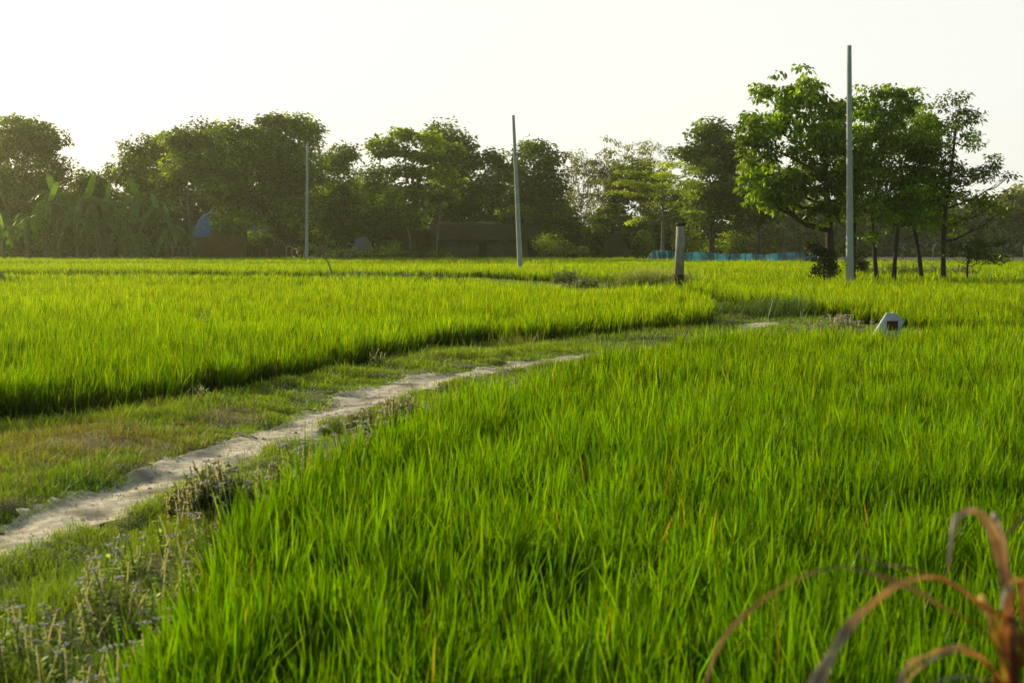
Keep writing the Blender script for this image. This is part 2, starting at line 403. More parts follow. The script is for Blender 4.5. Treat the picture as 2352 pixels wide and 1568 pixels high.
# turf on the banks
def turf():
    VV, TT, CC = [], [], []; off = 0
    for y0, y1, dens, w, segs in ((4.5, 11, 4200, .0045, 2), (11, 17, 2800, .006, 2), (17, 27, 1500, .009, 2), (27, 48, 420, .015, 1), (48, 92, 140, .03, 1)):
        xm = 10 if y1 < 60 else 12
        n = int((xm + 9) * (y1 - y0) * dens)
        x = rng.uniform(-9 if y0 < 48 else -36, xm, n); y = rng.uniform(y0, y1, n)
        k = np.abs(x) < .372 * y + 1.6
        x, y = x[k], y[k]
        inf = inpoly(x, y, FIELD_R) | inpoly(x, y, FIELD_L) | inpoly(x, y, FIELD_D) | inpoly(x, y, FIELD_C1)
        x, y = x[~inf], y[~inf]
        d = polydist(x, y, PATH); hwid = path_half(x, y)
        dn = fbm(x, y, .5, 3); dr = dryness(x, y)
        p = np.maximum(np.clip((d - hwid) / .10 + .2, 0, 1), .03) * np.clip(.35 + (dn - .3) * 2.6, .12, 1) * (1 - .6 * dr)
        k = rng.random(len(x)) < p
        x, y, d, dn, dr, hwid = x[k], y[k], d[k], dn[k], dr[k], hwid[k]
        n = len(x)
        P = np.stack([x, y, hgt(x, y)], -1)
        tall = .5 * fbm(x + 33, y + 5, 1.1, 2) + .5 * vnoise(x, y, .32)
        L = (.022 + .13 * np.clip(tall - .32, 0, 1) * 1.6 + .05 * np.clip(d - hwid - .5, 0, 1)) * rng.uniform(.6, 1.5, n)
        far = rng.random(n) < .02; L[far] *= 2
        az = rng.uniform(0, 2 * PI, n)
        g = fbm(x, y, .8, 2)[:, None]
        ct = np.array([.17, .37, .010]) * (1 - g) + np.array([.34, .50, .014]) * g
        ct *= rng.uniform(.7, 1.25, (n, 1))
        isdry = rng.random(n) < (.015 + .55 * dr)
        ct[isdry] = np.array([.34, .30, .12]) * rng.uniform(.6, 1.15, (isdry.sum(), 1))
        cb = ct * .45
        V, T, C = blades(P, L, w * rng.uniform(.7, 1.4, n), segs, az, np.abs(rng.normal(.35, .25, n)).clip(0, .9), np.abs(rng.normal(.2, .2, n)), cb, ct)
        VV.append(V); TT.append(T + off); CC.append(C); off += len(V)
    mk('grass', np.concatenate(VV), np.concatenate(TT), None, M['grass'], np.concatenate(CC),
       label='short trampled grass growing on the banks along the footpath', cat='grass', kind='stuff')
turf()

# ------------------------------------------------------------------ leaves / trees
def leaf_quads(P, D, Nn, L, W, col):
    """rhombic folded leaves. P base, D direction, Nn normal"""
    n = len(P)
    D = D / (np.linalg.norm(D, axis=1)[:, None] + 1e-9)
    S = np.cross(D, Nn); S /= np.linalg.norm(S, axis=1)[:, None] + 1e-9
    U = np.cross(S, D)
    L = np.broadcast_to(L, (n,))[:, None]; W = np.broadcast_to(W, (n,))[:, None]
    V = np.stack([P, P + D * L * .45 + S * W / 2 + U * W * .15, P + D * L - U * L * .08, P + D * L * .45 - S * W / 2 + U * W * .15], 1)
    Qd = (np.arange(n) * 4)[:, None] + np.arange(4)[None]
    return V.reshape(-1, 3), Qd, np.repeat(col, 4, axis=0)
def unit(n):
    v = rng.normal(size=(n, 3)); return v / np.linalg.norm(v, axis=1)[:, None]
def crown_leaves(mb, clumps, crad, flat, per, L, W, c_lo, c_hi, droop=.35, lobe_c=None):
    n = len(clumps)
    per = max(3, int(per)); idx = np.repeat(np.arange(n), per); m = len(idx)
    u = unit(m) * (rng.random(m) ** .45)[:, None]
    cr = crad * rng.uniform(.65, 1.35, n)
    offs = u * cr[idx][:, None] * np.array([1, 1, flat])
    P = clumps[idx] + offs
    D = u + unit(m) * .7; D[:, 2] = D[:, 2] * .5 - droop
    Nn = unit(m) * .8 + np.array([0, 0, 1.0])
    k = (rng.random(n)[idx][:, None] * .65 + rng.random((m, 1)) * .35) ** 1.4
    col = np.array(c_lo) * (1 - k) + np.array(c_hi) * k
    big = (.22 + 1.6 * np.clip(fbm(clumps[:, 0] + clumps[:, 2] * .7, clumps[:, 2] * 1.6 + clumps[:, 1], 2.6, 2) * 1.7 - .35, 0, 1))[idx][:, None]  # noise per clump: lit and shaded foliage painted into the leaf colour
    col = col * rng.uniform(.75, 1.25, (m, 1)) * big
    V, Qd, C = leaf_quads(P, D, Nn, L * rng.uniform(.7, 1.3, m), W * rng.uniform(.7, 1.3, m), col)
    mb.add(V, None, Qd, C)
def bend(a, b, sag=.0, n=6, wig=.04):
    a = np.array(a, float); b = np.array(b, float); t = np.linspace(0, 1, n)[:, None]
    P = a + (b - a) * t; L = np.linalg.norm(b - a)
    P[:, 2] += -sag * L * 4 * (t[:, 0] * (1 - t[:, 0]))
    P[1:-1] += rng.normal(0, wig * L, (n - 2, 3)) * .6
    return P
def tree(name, label, cat, Y, trunk_px, lobes_px, r0, n_clump, per, crad, flat, L, W, c_lo, c_hi, group=None, bark='bark', fork=.45, mat='leaf',
         droop=.35, depth=1.0, shell=.42, twigs=1.0, base_z=0.0, tr_r=.35, sub=26):
    tp = np.array([at(u, v, Y) for u, v in trunk_px]); tp[0, 2] = base_z - .15
    root = thing(name, (tp[0, 0], tp[0, 1], 0), label, cat, group)
    tmb = MB(); cmb = MB()
    tp2 = spline(tp, max(.4, abs(tp[-1, 2]) / 12))
    tt = np.linspace(0, 1, len(tp2)); rr = r0 * (1 - (1 - tr_r) * tt) * (1 + .5 * np.exp(-tt * 25))
    tmb.tube(tp2, rr, 9, wob=.04)
    sc_ = Y / F; areas = []; LB = []
    for lb in lobes_px:
        u, v, ru, rv = lb[:4]; dy = lb[4] if len(lb) > 4 else 0
        c = at(u, v, Y); c[1] += dy
        r = np.array([ru * sc_, (ru * .6 + rv * .4) * sc_ * depth, rv * sc_]); LB.append((c, r)); areas.append(ru * rv)
    areas = np.array(areas) / sum(areas)
    for (c, r), a in zip(LB, areas):
        nc = max(4, int(n_clump * a))
        u = unit(nc); u[:, 2] += .15
        rad = rng.random(nc) ** shell
        cl = c + u * rad[:, None] * r
        cl += rng.normal(0, .05, cl.shape) * r
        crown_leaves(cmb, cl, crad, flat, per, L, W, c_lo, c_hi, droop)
        # limb to the lobe, then twigs to clumps
        zz = tp2[:, 2]; hz = c[2] - abs(c[0] - tp2[-1, 0]) * .6 - r[2] * .5
        kk = int(np.clip(np.searchsorted(zz, hz), len(zz) * fork, len(zz) - 1))
        s = tp2[kk]; lim = bend(s, c - np.array([0, 0, r[2] * .3]), .05, 7, .05)
        lr = rr[kk] * .62
        tmb.tube(lim, np.linspace(lr, lr * .3, 7), 6)
        for q in rng.permutation(nc)[:int(sub * twigs * max(.3, a * 3))]:
            st = lim[rng.integers(3, 7)]
            tw = bend(st, cl[q], .04, 5, .07)
            tmb.tube(tw, np.linspace(lr * .26, lr * .07, 5), 4, caps=False)
    tmb.build('trunk', M[bark], root, smooth=True)
    cmb.build('crown', M[mat], root, col=True)
    return root

GD, GL = (.032, .064, .006), (.15, .24, .010)      # dark and mid greens
YD, YL = (.07, .125, .006), (.42, .54, .012)        # warmer, lighter greens

# --- row of trees standing in the rice on the right
RG = 'trees in the row behind the tall right-hand pole'
tree('broadleaf_tree', 'tallest widest tree of the right row, thick trunk left of the tall pole', 'tree', 67,
     [(1908, 640), (1906, 560), (1902, 470), (1895, 380)],
     [(1740, 300, 62, 45), (1845, 215, 78, 52), (1760, 200, 34, 26, .5), (1790, 270, 70, 55, .8), (1880, 290, 75, 65), (1925, 340, 50, 60), (1945, 420, 45, 55, .8), (1735, 385, 52, 62), (1800, 400, 85, 70, -.6), (1790, 465, 62, 36), (1925, 265, 36, 40), (1880, 390, 85, 70, .6), (1890, 480, 55, 40, -.5), (1740, 440, 35, 35)],
     .26, 560, 22, .38, .55, .27, .15, (.04, .10, .006), (.33, .49, .012), RG, droop=.7, shell=.5)
tree('broadleaf_tree', 'spreading tree of the right row whose trunk stands just behind the tall pole', 'tree', 68.5,
     [(1956, 640), (1958, 560), (1965, 460), (1985, 330)],
     [(2010, 215, 46, 24), (2075, 212, 40, 18), (1985, 250, 45, 30), (2090, 245, 45, 22), (2000, 305, 62, 45), (2075, 320, 55, 50), (1975, 400, 60, 60), (1950, 480, 40, 40), (2060, 270, 50, 35)],
     .2, 360, 18, .36, .5, .24, .13, (.04, .10, .006), (.33, .49, .012), RG, droop=.65, shell=.5)
tree('broadleaf_tree', 'slim dark trunk first to the right of the tall pole, crown merging above', 'tree', 66,
     [(2015, 640), (2008, 560), (2005, 480), (2030, 400)],
     [(2030, 400, 60, 55), (1990, 350, 50, 50, .6), (2040, 330, 55, 40), (2000, 475, 50, 45), (2050, 465, 45, 45, .5), (1995, 540, 30, 16, -.4)],
     .12, 230, 22, .38, .5, .19, .10, (.04, .10, .006), (.33, .49, .012), RG, droop=.5)
tree('broadleaf_tree', 'slim forked trunk second to the right of the tall pole, low leafy twigs', 'tree', 65.2,
     [(2052, 640), (2056, 590), (2064, 520), (2085, 430)],
     [(2110, 345, 42, 50), (2100, 420, 62, 50), (2040, 500, 40, 25), (2110, 500, 45, 28), (2120, 285, 30, 40)],
     .12, 250, 22, .38, .5, .19, .10, (.04, .10, .006), (.33, .49, .012), RG, droop=.5)
tree('broadleaf_tree', 'slim trunk leaning left, third to the right of the tall pole', 'tree', 66.4,
     [(2120, 640), (2110, 580), (2100, 510), (2110, 430)],
     [(2110, 440, 65, 50), (2140, 380, 45, 50), (2130, 500, 50, 28), (2095, 470, 40, 45, .6), (2135, 310, 38, 36), (2150, 450, 40, 40)],
     .13, 280, 22, .38, .5, .2, .11, (.04, .10, .006), (.33, .49, .012), RG, droop=.5)
tree('broadleaf_tree', 'airy tree at the right end of the row with sky showing through its crown', 'tree', 65.5,
     [(2169, 642), (2166, 590), (2172, 480), (2186, 380), (2196, 290)],
     [(2195, 245, 34, 32), (2225, 275, 30, 22), (2190, 310, 38, 45), (2235, 330, 32, 22), (2190, 400, 45, 45), (2250, 400, 48, 26), (2290, 372, 22, 24), (2315, 405, 20, 10), (2215, 455, 60, 22), (2270, 470, 55, 24), (2180, 510, 55, 30, .4), (2160, 440, 40, 45), (2300, 485, 35, 14)],
     .13, 300, 15, .34, .5, .19, .10, (.05, .10, .010), (.34, .46, .02), RG, droop=.45, fork=.3, twigs=1.7)
tree('small_tree', 'low spreading young tree at the far right end of the row, thin stems', 'tree', 64.5,
     [(2222, 640), (2222, 610), (2230, 575)],
     [(2215, 568, 38, 14), (2265, 562, 38, 16), (2290, 590, 34, 14), (2240, 590, 45, 13), (2295, 558, 22, 10), (2180, 580, 18, 9)],
     .05, 120, 12, .3, .4, .15, .08, (.03, .06, .012), (.12, .18, .02), None, droop=.4, fork=.3, twigs=1.6)
tree('bush', 'leafy green bush growing left of the foot of the tall right-hand pole', 'bush', 63.8,
     [(1893, 640), (1893, 615), (1890, 590)],
     [(1870, 568, 24, 20), (1895, 600, 34, 26), (1885, 625, 22, 14), (1912, 612, 20, 16)],
     .05, 110, 16, .22, .7, .14, .08, (.03, .06, .012), (.09, .14, .018), None, fork=.2)
tree('bush', 'small bush half hidden behind the foot of the tall right-hand pole', 'bush', 66,
     [(1962, 640), (1964, 615), (1966, 590)],
     [(1970, 595, 24, 20), (1945, 575, 16, 18), (1978, 610, 14, 12)],
     .05, 60, 14, .22, .7, .15, .08, (.02, .04, .012), (.055, .085, .018), None, fork=.2)

# --- village trees along the back of the fields
BG = 'big trees behind the village houses'
def bgtree(label, Y, tr, lobes, k=1.0, warm=0.5, group=BG, leaf=.5, flat=.65, shell=.5, name='broadleaf_tree', cat='tree', r0=.35, bark='bark', per=24, **kw):
    lo = np.array(GD) * (1 - warm) + np.array(YD) * warm; hi = np.array(GL) * (1 - warm) + np.array(YL) * warm
    area = sum(l[2] * l[3] for l in lobes); nc = int(area / 34 * k)
    return tree(name, label, cat, Y, tr, lobes, r0, int(nc * 1.15), per, .8, flat, leaf, leaf * .55, lo, hi, group, bark, shell=shell, **kw)
bgtree('hazy dense tree at the far left edge above the banana plants', 172, [(60, 585), (55, 480), (50, 400)],
       [(25, 320, 60, 50), (100, 330, 55, 45), (60, 300, 50, 30), (0, 400, 80, 70), (110, 410, 60, 60), (-40, 480, 60, 90), (60, 490, 80, 80)], warm=.25)
bgtree('low round tree in the gap right of the far left tree', 178, [(200, 585), (205, 500), (210, 450)],
       [(195, 415, 38, 26), (230, 440, 40, 35), (180, 470, 50, 50), (260, 405, 30, 22)], warm=.35)
bgtree('rounded tree with lit crown left of the tallest village tree', 168, [(345, 585), (340, 480), (335, 400)],
       [(320, 355, 48, 34), (375, 345, 52, 40), (295, 400, 36, 34), (350, 420, 75, 55), (330, 480, 60, 45)], warm=.55)
bgtree('tree with forked bare limbs beside the teal hut', 160, [(440, 582), (436, 520), (430, 470), (425, 420)],
       [(420, 330, 55, 35), (470, 315, 50, 32), (440, 380, 70, 50), (400, 420, 45, 40), (490, 400, 55, 60)], warm=.65, bark='pale_bark', r0=.22)
bgtree('broad tree between the forked tree and the left pole', 164, [(565, 585), (560, 500), (555, 420)],
       [(530, 315, 50, 35), (560, 370, 80, 60), (540, 450, 75, 50), (590, 330, 40, 35), (505, 440, 40, 40), (590, 490, 55, 35), (540, 508, 30, 16, -7), (565, 522, 28, 14, -7)], warm=.45)
bgtree('tallest village tree, uneven lit crown above the left pole', 166, [(665, 588), (660, 480), (650, 380)],
       [(620, 300, 42, 32), (670, 285, 48, 24), (715, 310, 32, 30), (650, 350, 85, 55), (690, 400, 70, 60), (620, 430, 60, 60), (670, 490, 80, 50)], warm=.5)
bgtree('narrow dark tree just right of the left pole', 170, [(780, 588), (780, 500), (778, 430)],
       [(770, 370, 38, 38), (800, 360, 26, 24), (780, 440, 50, 60), (790, 510, 60, 45), (745, 480, 40, 60)], warm=.3)
bgtree('layered pale green tree with light leaning trunk in front of the long mud house', 154, [(948, 590), (940, 540), (930, 470), (935, 400)],
       [(880, 325, 40, 14), (930, 310, 38, 16), (985, 320, 38, 18), (905, 350, 60, 18), (985, 360, 55, 20), (940, 395, 60, 20), (1030, 375, 32, 18), (935, 440, 45, 22), (950, 500, 36, 22), (900, 470, 40, 20)], warm=.95, flat=.35, bark='pale_bark', r0=.17, shell=.5)
bgtree('second layered pale tree, its light trunk leaning right in front of the mud house', 155, [(1002, 590), (1006, 530), (1015, 470), (1020, 430)],
       [(1010, 400, 42, 16), (1045, 420, 28, 14), (1020, 450, 40, 20), (1030, 350, 34, 18)], warm=.8, flat=.35, bark='pale_bark', r0=.17, shell=.5)
bgtree('dark domed tree rising behind the layered pale trees', 176, [(1040, 588), (1035, 480), (1030, 400)],
       [(1010, 318, 52, 34), (1050, 340, 42, 36), (1040, 390, 60, 55), (1080, 370, 32, 30), (1050, 460, 75, 60), (860, 450, 60, 70), (900, 520, 70, 40)], warm=.15, per=24)
bgtree('gappy tree left of the middle pole', 174, [(1140, 588), (1140, 500), (1140, 430)],
       [(1130, 370, 34, 26), (1160, 400, 48, 45), (1120, 450, 45, 50), (1150, 500, 60, 40)], warm=.5)
bgtree('dense dark tree directly right of the middle pole', 170, [(1225, 588), (1228, 500), (1230, 430)],
       [(1225, 345, 38, 26), (1255, 370, 42, 32), (1240, 420, 62, 50), (1215, 480, 60, 50), (1270, 470, 40, 50), (1240, 530, 55, 35)], warm=.2, per=24)
bgtree('dark spreading tree behind the yellow-green tree', 172, [(1400, 588), (1405, 540), (1420, 480)],
       [(1460, 400, 60, 26), (1430, 440, 55, 34), (1490, 440, 60, 36), (1420, 500, 60, 34), (1370, 530, 34, 30), (1560, 470, 45, 50), (1500, 520, 55, 40)], warm=.2, group=None)
bgtree('tall dark tree left of the right-hand row, behind the blue net', 150, [(1635, 588), (1637, 520), (1640, 430)],
       [(1620, 305, 42, 28), (1655, 310, 36, 32), (1575, 350, 34, 20), (1640, 370, 70, 45), (1690, 370, 40, 45), (1650, 440, 75, 50), (1620, 490, 60, 35), (1700, 460, 50, 45)], warm=.12, per=24, group=None)
bgtree('round tree with thick trunk at the right end of the tall dark tree', 152, [(1742, 588), (1742, 540), (1740, 480)],
       [(1735, 440, 48, 45), (1760, 490, 40, 28), (1710, 500, 34, 30)], warm=.3, group=None, r0=.3)
# yellow tree with level branches
tree('yellow_leaved_tree', 'tree with yellow-green leaves on flat level branches and a straight pale trunk', 'tree', 143,
     [(1522, 590), (1522, 540), (1523, 480), (1520, 390)],
     [(1540, 380, 45, 9), (1590, 388, 28, 7), (1460, 400, 52, 8), (1530, 405, 60, 9), (1580, 420, 35, 6), (1440, 420, 40, 6), (1500, 428, 70, 8), (1410, 443, 36, 5), (1480, 448, 50, 6), (1560, 440, 45, 6), (1590, 452, 25, 5), (1520, 470, 60, 7), (1460, 505, 28, 5), (1590, 486, 24, 4), (1450, 514, 18, 4)],
     .2, 300, 16, .55, .22, .26, .15, (.20, .28, .015), (.44, .54, .02), None, 'pale_bark', fork=.5, droop=.05, shell=.6)
# feathery pale bamboo / loose trees in the haze
BM = 'loose bamboo clumps showing pale through the haze'
for q, (lb, u0, tops, Y) in enumerate([
        ('arching bamboo clump in the haze right of the dark tree by the middle pole', 1330, [(1315, 350), (1335, 345), (1355, 365), (1375, 375), (1300, 400)], 196),
        ('tall thin bamboo clump rising above the gap left of the yellow-green tree', 1405, [(1400, 318), (1385, 350), (1420, 340), (1440, 320), (1360, 350)], 190),
        ('leaning bamboo clump with sprays above the yellow-green tree', 1490, [(1470, 335), (1500, 318), (1525, 322), (1480, 360), (1450, 350)], 186)]):
    b = at(u0, 585, Y); root = thing('bamboo_clump', (b[0], b[1], 0), lb, 'bamboo', BM)
    tmb = MB(); cmb = MB()
    for k in range(16):
        u, v = tops[k % len(tops)]
        tpt = at(u + rng.normal(0, 14), v + abs(rng.normal(0, 22)), Y + rng.normal(0, 2)); s = b + np.array([rng.normal(0, 1.5), rng.normal(0, 1), 0]); s[2] = -.1
        c = spline([s, (s * .6 + tpt * .4) + [(b[0] - tpt[0]) * .2, 0, 1.0], tpt], 1.2)
        tmb.tube(c, np.linspace(.07, .015, len(c)), 5, caps=False)
        kk = rng.integers(len(c) // 4, len(c), 15)
        crown_leaves(cmb, c[kk] + rng.normal(0, .45, (15, 3)), .6, .7, 24, .42, .15, (.10, .13, .03), (.24, .28, .06), .6)
    tmb.build('stem', M['bamboo'], root, smooth=True); cmb.build('crown', M['leaf'], root, col=True)

# understorey bushes
def bush(label, Y, lobes, warm=.4, k=1.0, leaf=.26, lo=None, hi=None, group=None, name='bush', cat='bush', base=.04, per=16, crad=.5, mat='leaf'):
    l0 = lobes[0]
    tr = [(l0[0], 588), (l0[0] + 2, (588 + l0[1]) / 2), (l0[0], l0[1])]
    c1 = lo if lo is not None else np.array(GD) * (1 - warm) + np.array(YD) * warm
    c2 = hi if hi is not None else np.array(GL) * (1 - warm) + np.array(YL) * warm
    nc = max(14, int(sum(l[2] * l[3] for l in lobes) / 16 * k))
    return tree(name, label, cat, Y, tr, lobes, base, nc, per, crad, .7, leaf, leaf * .5, c1, c2, group, fork=.1, sub=14, mat=mat)
UB = 'bushes along the far edge of the rice'
bush('round green bush left of the pale leaning tree trunk', 151, [(905, 568, 30, 18), (890, 578, 40, 10)], .8, group=UB)
bush('low bush at the foot of the second pale leaning trunk', 151.5, [(965, 580, 36, 8), (1020, 584, 30, 5)], .5, group=UB)
bush('low weedy bushes around the foot of the left pole', 152, [(725, 574, 34, 12), (760, 578, 30, 10)], .5, group=UB)
bush('bushes in front of the grey tarpaulin heap', 151, [(815, 580, 45, 8), (850, 576, 26, 10)], .4, group=UB)
bush('mixed bushes right of the mud house under the dark tree', 158, [(1265, 560, 45, 24), (1300, 575, 40, 13)], .5, group=UB)
bush('bright low bush at the foot of the cone-shaped straw heap', 156, [(1335, 576, 26, 9), (1350, 580, 30, 6)], .9, group=UB)
bush('bush between the straw heap and the yellow-green tree', 156, [(1475, 555, 34, 26), (1470, 578, 40, 10)], .6, group=UB)
bush('tall scrub behind the left part of the blue net', 158, [(1580, 550, 40, 30), (1610, 565, 34, 22)], .9, .8, group=UB)
bush('light green scrub behind the middle of the blue net', 158, [(1690, 555, 44, 24), (1660, 570, 30, 14), (1775, 575, 30, 10)], .9, .8, group=UB)
bush('bush at the left end of the straw stacks under the bananas', 163, [(300, 570, 40, 18), (345, 578, 30, 10)], .2, group=UB)
bush('dark undergrowth beneath the far left bananas', 165, [(50, 560, 70, 28), (140, 565, 60, 24), (220, 565, 50, 22)], .1, group=UB, leaf=.4)
bush('shadowy shrubs between the straw stacks and the left pole', 168, [(600, 545, 40, 20), (660, 530, 40, 30), (700, 548, 36, 20)], .1, .8, group=UB, leaf=.4)
bush('shadowy shrubs behind the grey tarpaulin heap', 168, [(770, 540, 44, 34), (840, 525, 44, 30), (890, 520, 30, 30)], .1, .8, group=UB, leaf=.4)
bush('shrub standing between the pale trunks and mud house corner', 166, [(1240, 500, 50, 34), (1180, 490, 40, 24)], .1, .8, group=UB, leaf=.4)

# distant woodland (one mass)
def woodland(name, label, Y, prof, n, lo, hi, L=.6, depth=9):
    mb = MB(); us = [p[0] for p in prof]; tops = [p[1] for p in prof]
    u = rng.uniform(us[0], us[-1], n); tv = np.interp(u, us, tops) + 14 * (fbm(u, u * 0, 26, 3) - .5) * 2
    v = tv + (590 - tv) * rng.random(n) ** 1.0
    yy = Y + rng.uniform(-depth, depth, n)
    cl = np.array([at(a, b, c) for a, b, c in zip(u, v, yy)]); cl[:, 2] = np.maximum(cl[:, 2], .2)
    crown_leaves(mb, cl, 1.3, .6, 16, L, L * .55, lo, hi)
    return mb.build(name, M['leaf'], col=True, label=label, cat='woodland', kind='stuff')
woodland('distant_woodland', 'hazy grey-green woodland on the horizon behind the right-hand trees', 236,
         [(1690, 470), (1800, 470), (1900, 455), (2000, 450), (2100, 470), (2200, 475), (2280, 470), (2330, 432), (2420, 430), (2560, 420)], 3000, (.12, .15, .06), (.26, .31, .10), 1.1)  # atmospheric haze painted in as paler leaf colours
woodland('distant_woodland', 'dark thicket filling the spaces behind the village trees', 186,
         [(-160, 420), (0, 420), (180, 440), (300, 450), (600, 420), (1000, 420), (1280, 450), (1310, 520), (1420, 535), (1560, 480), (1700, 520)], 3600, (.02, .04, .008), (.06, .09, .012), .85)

# ------------------------------------------------------------------ banana plants
def banana(label, u, vtop, Y, nleaf=9, seed=0, young=1, lean=0):
    b = at(u, 588, Y); top = at(u + lean, vtop + 55, Y)
    root = thing('banana_plant', (b[0], b[1], 0), label, 'banana plant', 'banana plants at the left edge of the village')
    st = MB(); H_ = top[2]
    P = spline([(b[0], b[1], -.1), (b[0] + (top[0] - b[0]) * .3, b[1], H_ * .5), (top[0], b[1], H_)], .8)
    st.tube(P, np.linspace(.26, .11, len(P)), 9, wob=.05)
    st.build('stem', M['banana_stem'], root, smooth=True)
    for k in range(nleaf):
        mb = MB()
        up = k < young
        az = rng.uniform(0, 2 * PI) if not up else rng.choice([rng.uniform(-.6, .6), PI + rng.uniform(-.6, .6)])
        L = rng.uniform(3.0, 4.2) if not up else rng.uniform(2.0, 3.0)
        rise = rng.uniform(.3, 1.05) if not up else 1.0
        drop = rng.uniform(.6, 1.35) if not up else .02
        W = rng.uniform(.3, .46) if not up else rng.uniform(.36, .46)
        n = 18; t = np.linspace(0, 1, n + 1)
        hz = (L * (.72 * t)) if not up else L * rng.uniform(.1, .5) * t
        z = L * (rise * t * .8 - drop * t ** 2.2) if not up else L * t
        s0 = P[-1] + np.array([0, 0, -.15 - .1 * k / nleaf])
        c = np.stack([s0[0] + np.cos(az) * hz, s0[1] + np.sin(az) * hz, s0[2] + z], -1)
        side = np.array([-math.sin(az), math.cos(az), 0]) if not up else np.array([math.cos(seed), math.sin(seed) * .4, 0])
        prof = np.sin(np.clip((t - .08) / .92, 0, 1) * PI) ** .38
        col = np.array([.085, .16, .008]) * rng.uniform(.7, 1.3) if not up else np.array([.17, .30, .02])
        if rng.random() < .1 and not up: col = np.array([.14, .12, .05])
        for i_ in range(n):
            for sg in (-1, 1):
                if i_ > 2 and rng.random() < .16 and not up: continue
                g = .13 * (not up) * rng.random()
                a = c[i_] * (1 - g) + c[i_ + 1] * g; d = c[i_] * g + c[i_ + 1] * (1 - g)
                dr_ = rng.uniform(.15, .8) if not up else -.1
                wa, wd = W * prof[i_], W * prof[i_ + 1]
                fa = a + side * sg * wa + np.array([0, 0, -wa * dr_]); fd = d + side * sg * wd * rng.uniform(.85, 1) + np.array([0, 0, -wd * (dr_ + rng.uniform(-.1, .1))])
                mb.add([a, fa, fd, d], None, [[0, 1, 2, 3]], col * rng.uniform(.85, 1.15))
        mb.tube(c, np.linspace(.035, .01, len(c)), 4, caps=False, col=(.16, .22, .06))
        mb.build('leaf', M['banana'], root, col=True)
    if rng.random() < .7:      # hanging dead leaves round the stem
        mb = MB()
        for k in range(5):
            az = rng.uniform(0, 2 * PI); s0 = P[-1] - [0, 0, .3 + .2 * k]
            P0 = s0 + np.array([math.cos(az) * .3, math.sin(az) * .3, .1]); P1 = s0 + np.array([math.cos(az) * .55, math.sin(az) * .5, -rng.uniform(1.2, 2.4)])
            sd = np.array([-math.sin(az), math.cos(az), 0]) * .16
            mb.add([P0, (P0 + P1) / 2 + sd, P1, (P0 + P1) / 2 - sd], None, [[0, 1, 2, 3]], (.17, .13, .07))
        mb.build('dead_leaf', M['banana'], root, col=True)
for q, a in enumerate([
        ('short banana plant at the very left edge of the photo', 8, 470, 156, 6, 1, 1, 0),
        ('banana plant with drooping shiny leaves, second from the left edge', 62, 445, 157, 8, 1, 0, 4),
        ('tallest banana plant with an upright glowing leaf at the left', 105, 412, 158, 9, .3, 1, 6),
        ('banana plant directly under the far left tree, its stem bent', 138, 430, 162, 8, 1, 0, -4),
        ('banana plant with a broad upright backlit leaf, left of the sky gap', 125, 395, 160, 8, .2, 1, 2),
        ('banana plant in the middle of the grove below the sky gap', 178, 440, 158, 9, 1, 0, 3),
        ('banana plant with the widest upright yellow-green leaf under the sky gap', 200, 405, 157, 9, .1, 1, 0),
        ('banana plant with slanting upright leaf right of the sky gap', 240, 408, 159, 8, .9, 1, 5),
        ('banana plant with pale hanging dead leaves near grove centre', 225, 455, 156, 9, 1, 0, -2),
        ('low banana plant filling the grove right of centre', 275, 465, 158, 8, 1, 0, 2),
        ('banana plant with narrow upright leaf in front of the lit rounded tree', 322, 405, 159, 8, .4, 1, 0),
        ('banana plant with curled bright leaf second from the right of the grove', 360, 432, 157, 8, .8, 1, 4),
        ('rightmost banana plant, leaves arching towards the teal hut', 385, 470, 156, 9, 1, 1, 6),
        ('small banana plant low in the front of the grove', 305, 490, 155, 7, 1, 0, 2)]):
    banana(*a[:4], nleaf=a[4] + 5, seed=a[5], young=a[6], lean=a[7])

# ------------------------------------------------------------------ village
# teal hut
Y = 168; a = at(382, 585, Y); b = at(441, 512, Y); root = thing('hut', ((a[0] + b[0]) / 2, Y + 2, 0), 'small teal hut with dark red base blocks beside the straw stacks', 'hut')
m = MB(); m.box((a[0], Y, .9), (b[0], Y + 4, b[2] - .2)); m.build('wall', M['teal'], root)
m = MB(); m.box((a[0] - .3, Y - .3, -.1), (b[0] + .3, Y + 4.2, .6)); m.build('plinth', M['mud'], root)
m = MB(); m.box((a[0] - .05, Y - .06, .6), (b[0] + .05, Y + 4.1, .9)); m.build('base_course', M['red_paint'], root)
for k in range(4):
    x = a[0] + .25 + k * (b[0] - a[0] - .9) / 3
    m = MB(); m.box((x, Y - .05, .9), (x + .36, Y + .02, 1.5)); m.build('block', M['red_paint'], root)
m = MB(); m.box((a[0] + .3, Y - .03, 1.75), (b[0] - .35, Y + .05, b[2] - .3)); m.build('window', M['dark_opening'], root)
m = MB(); m.prism([(a[0] - .5, b[2] - .2), (b[0] + .4, b[2] - .2), (b[0] + .2, b[2] + .15), (a[0] - .3, b[2] + .15)], Y - .5, Y + 4.5); m.build('roof', M['tin'], root)
# dark shed beside it
a = at(443, 585, 170); b = at(470, 520, 170); root = thing('shed', (a[0] + .6, 171, 0), 'narrow dark shed between the teal hut and the blue-covered stack', 'shed')
m = MB(); m.box((a[0], 170, -.1), (b[0], 173, b[2] - .2)); m.build('wall', M['tin'], root)
m = MB(); m.box((a[0] - .2, 169.7, b[2] - .2), (b[0] + .3, 173.3, b[2])); m.build('roof', M['tin'], root)

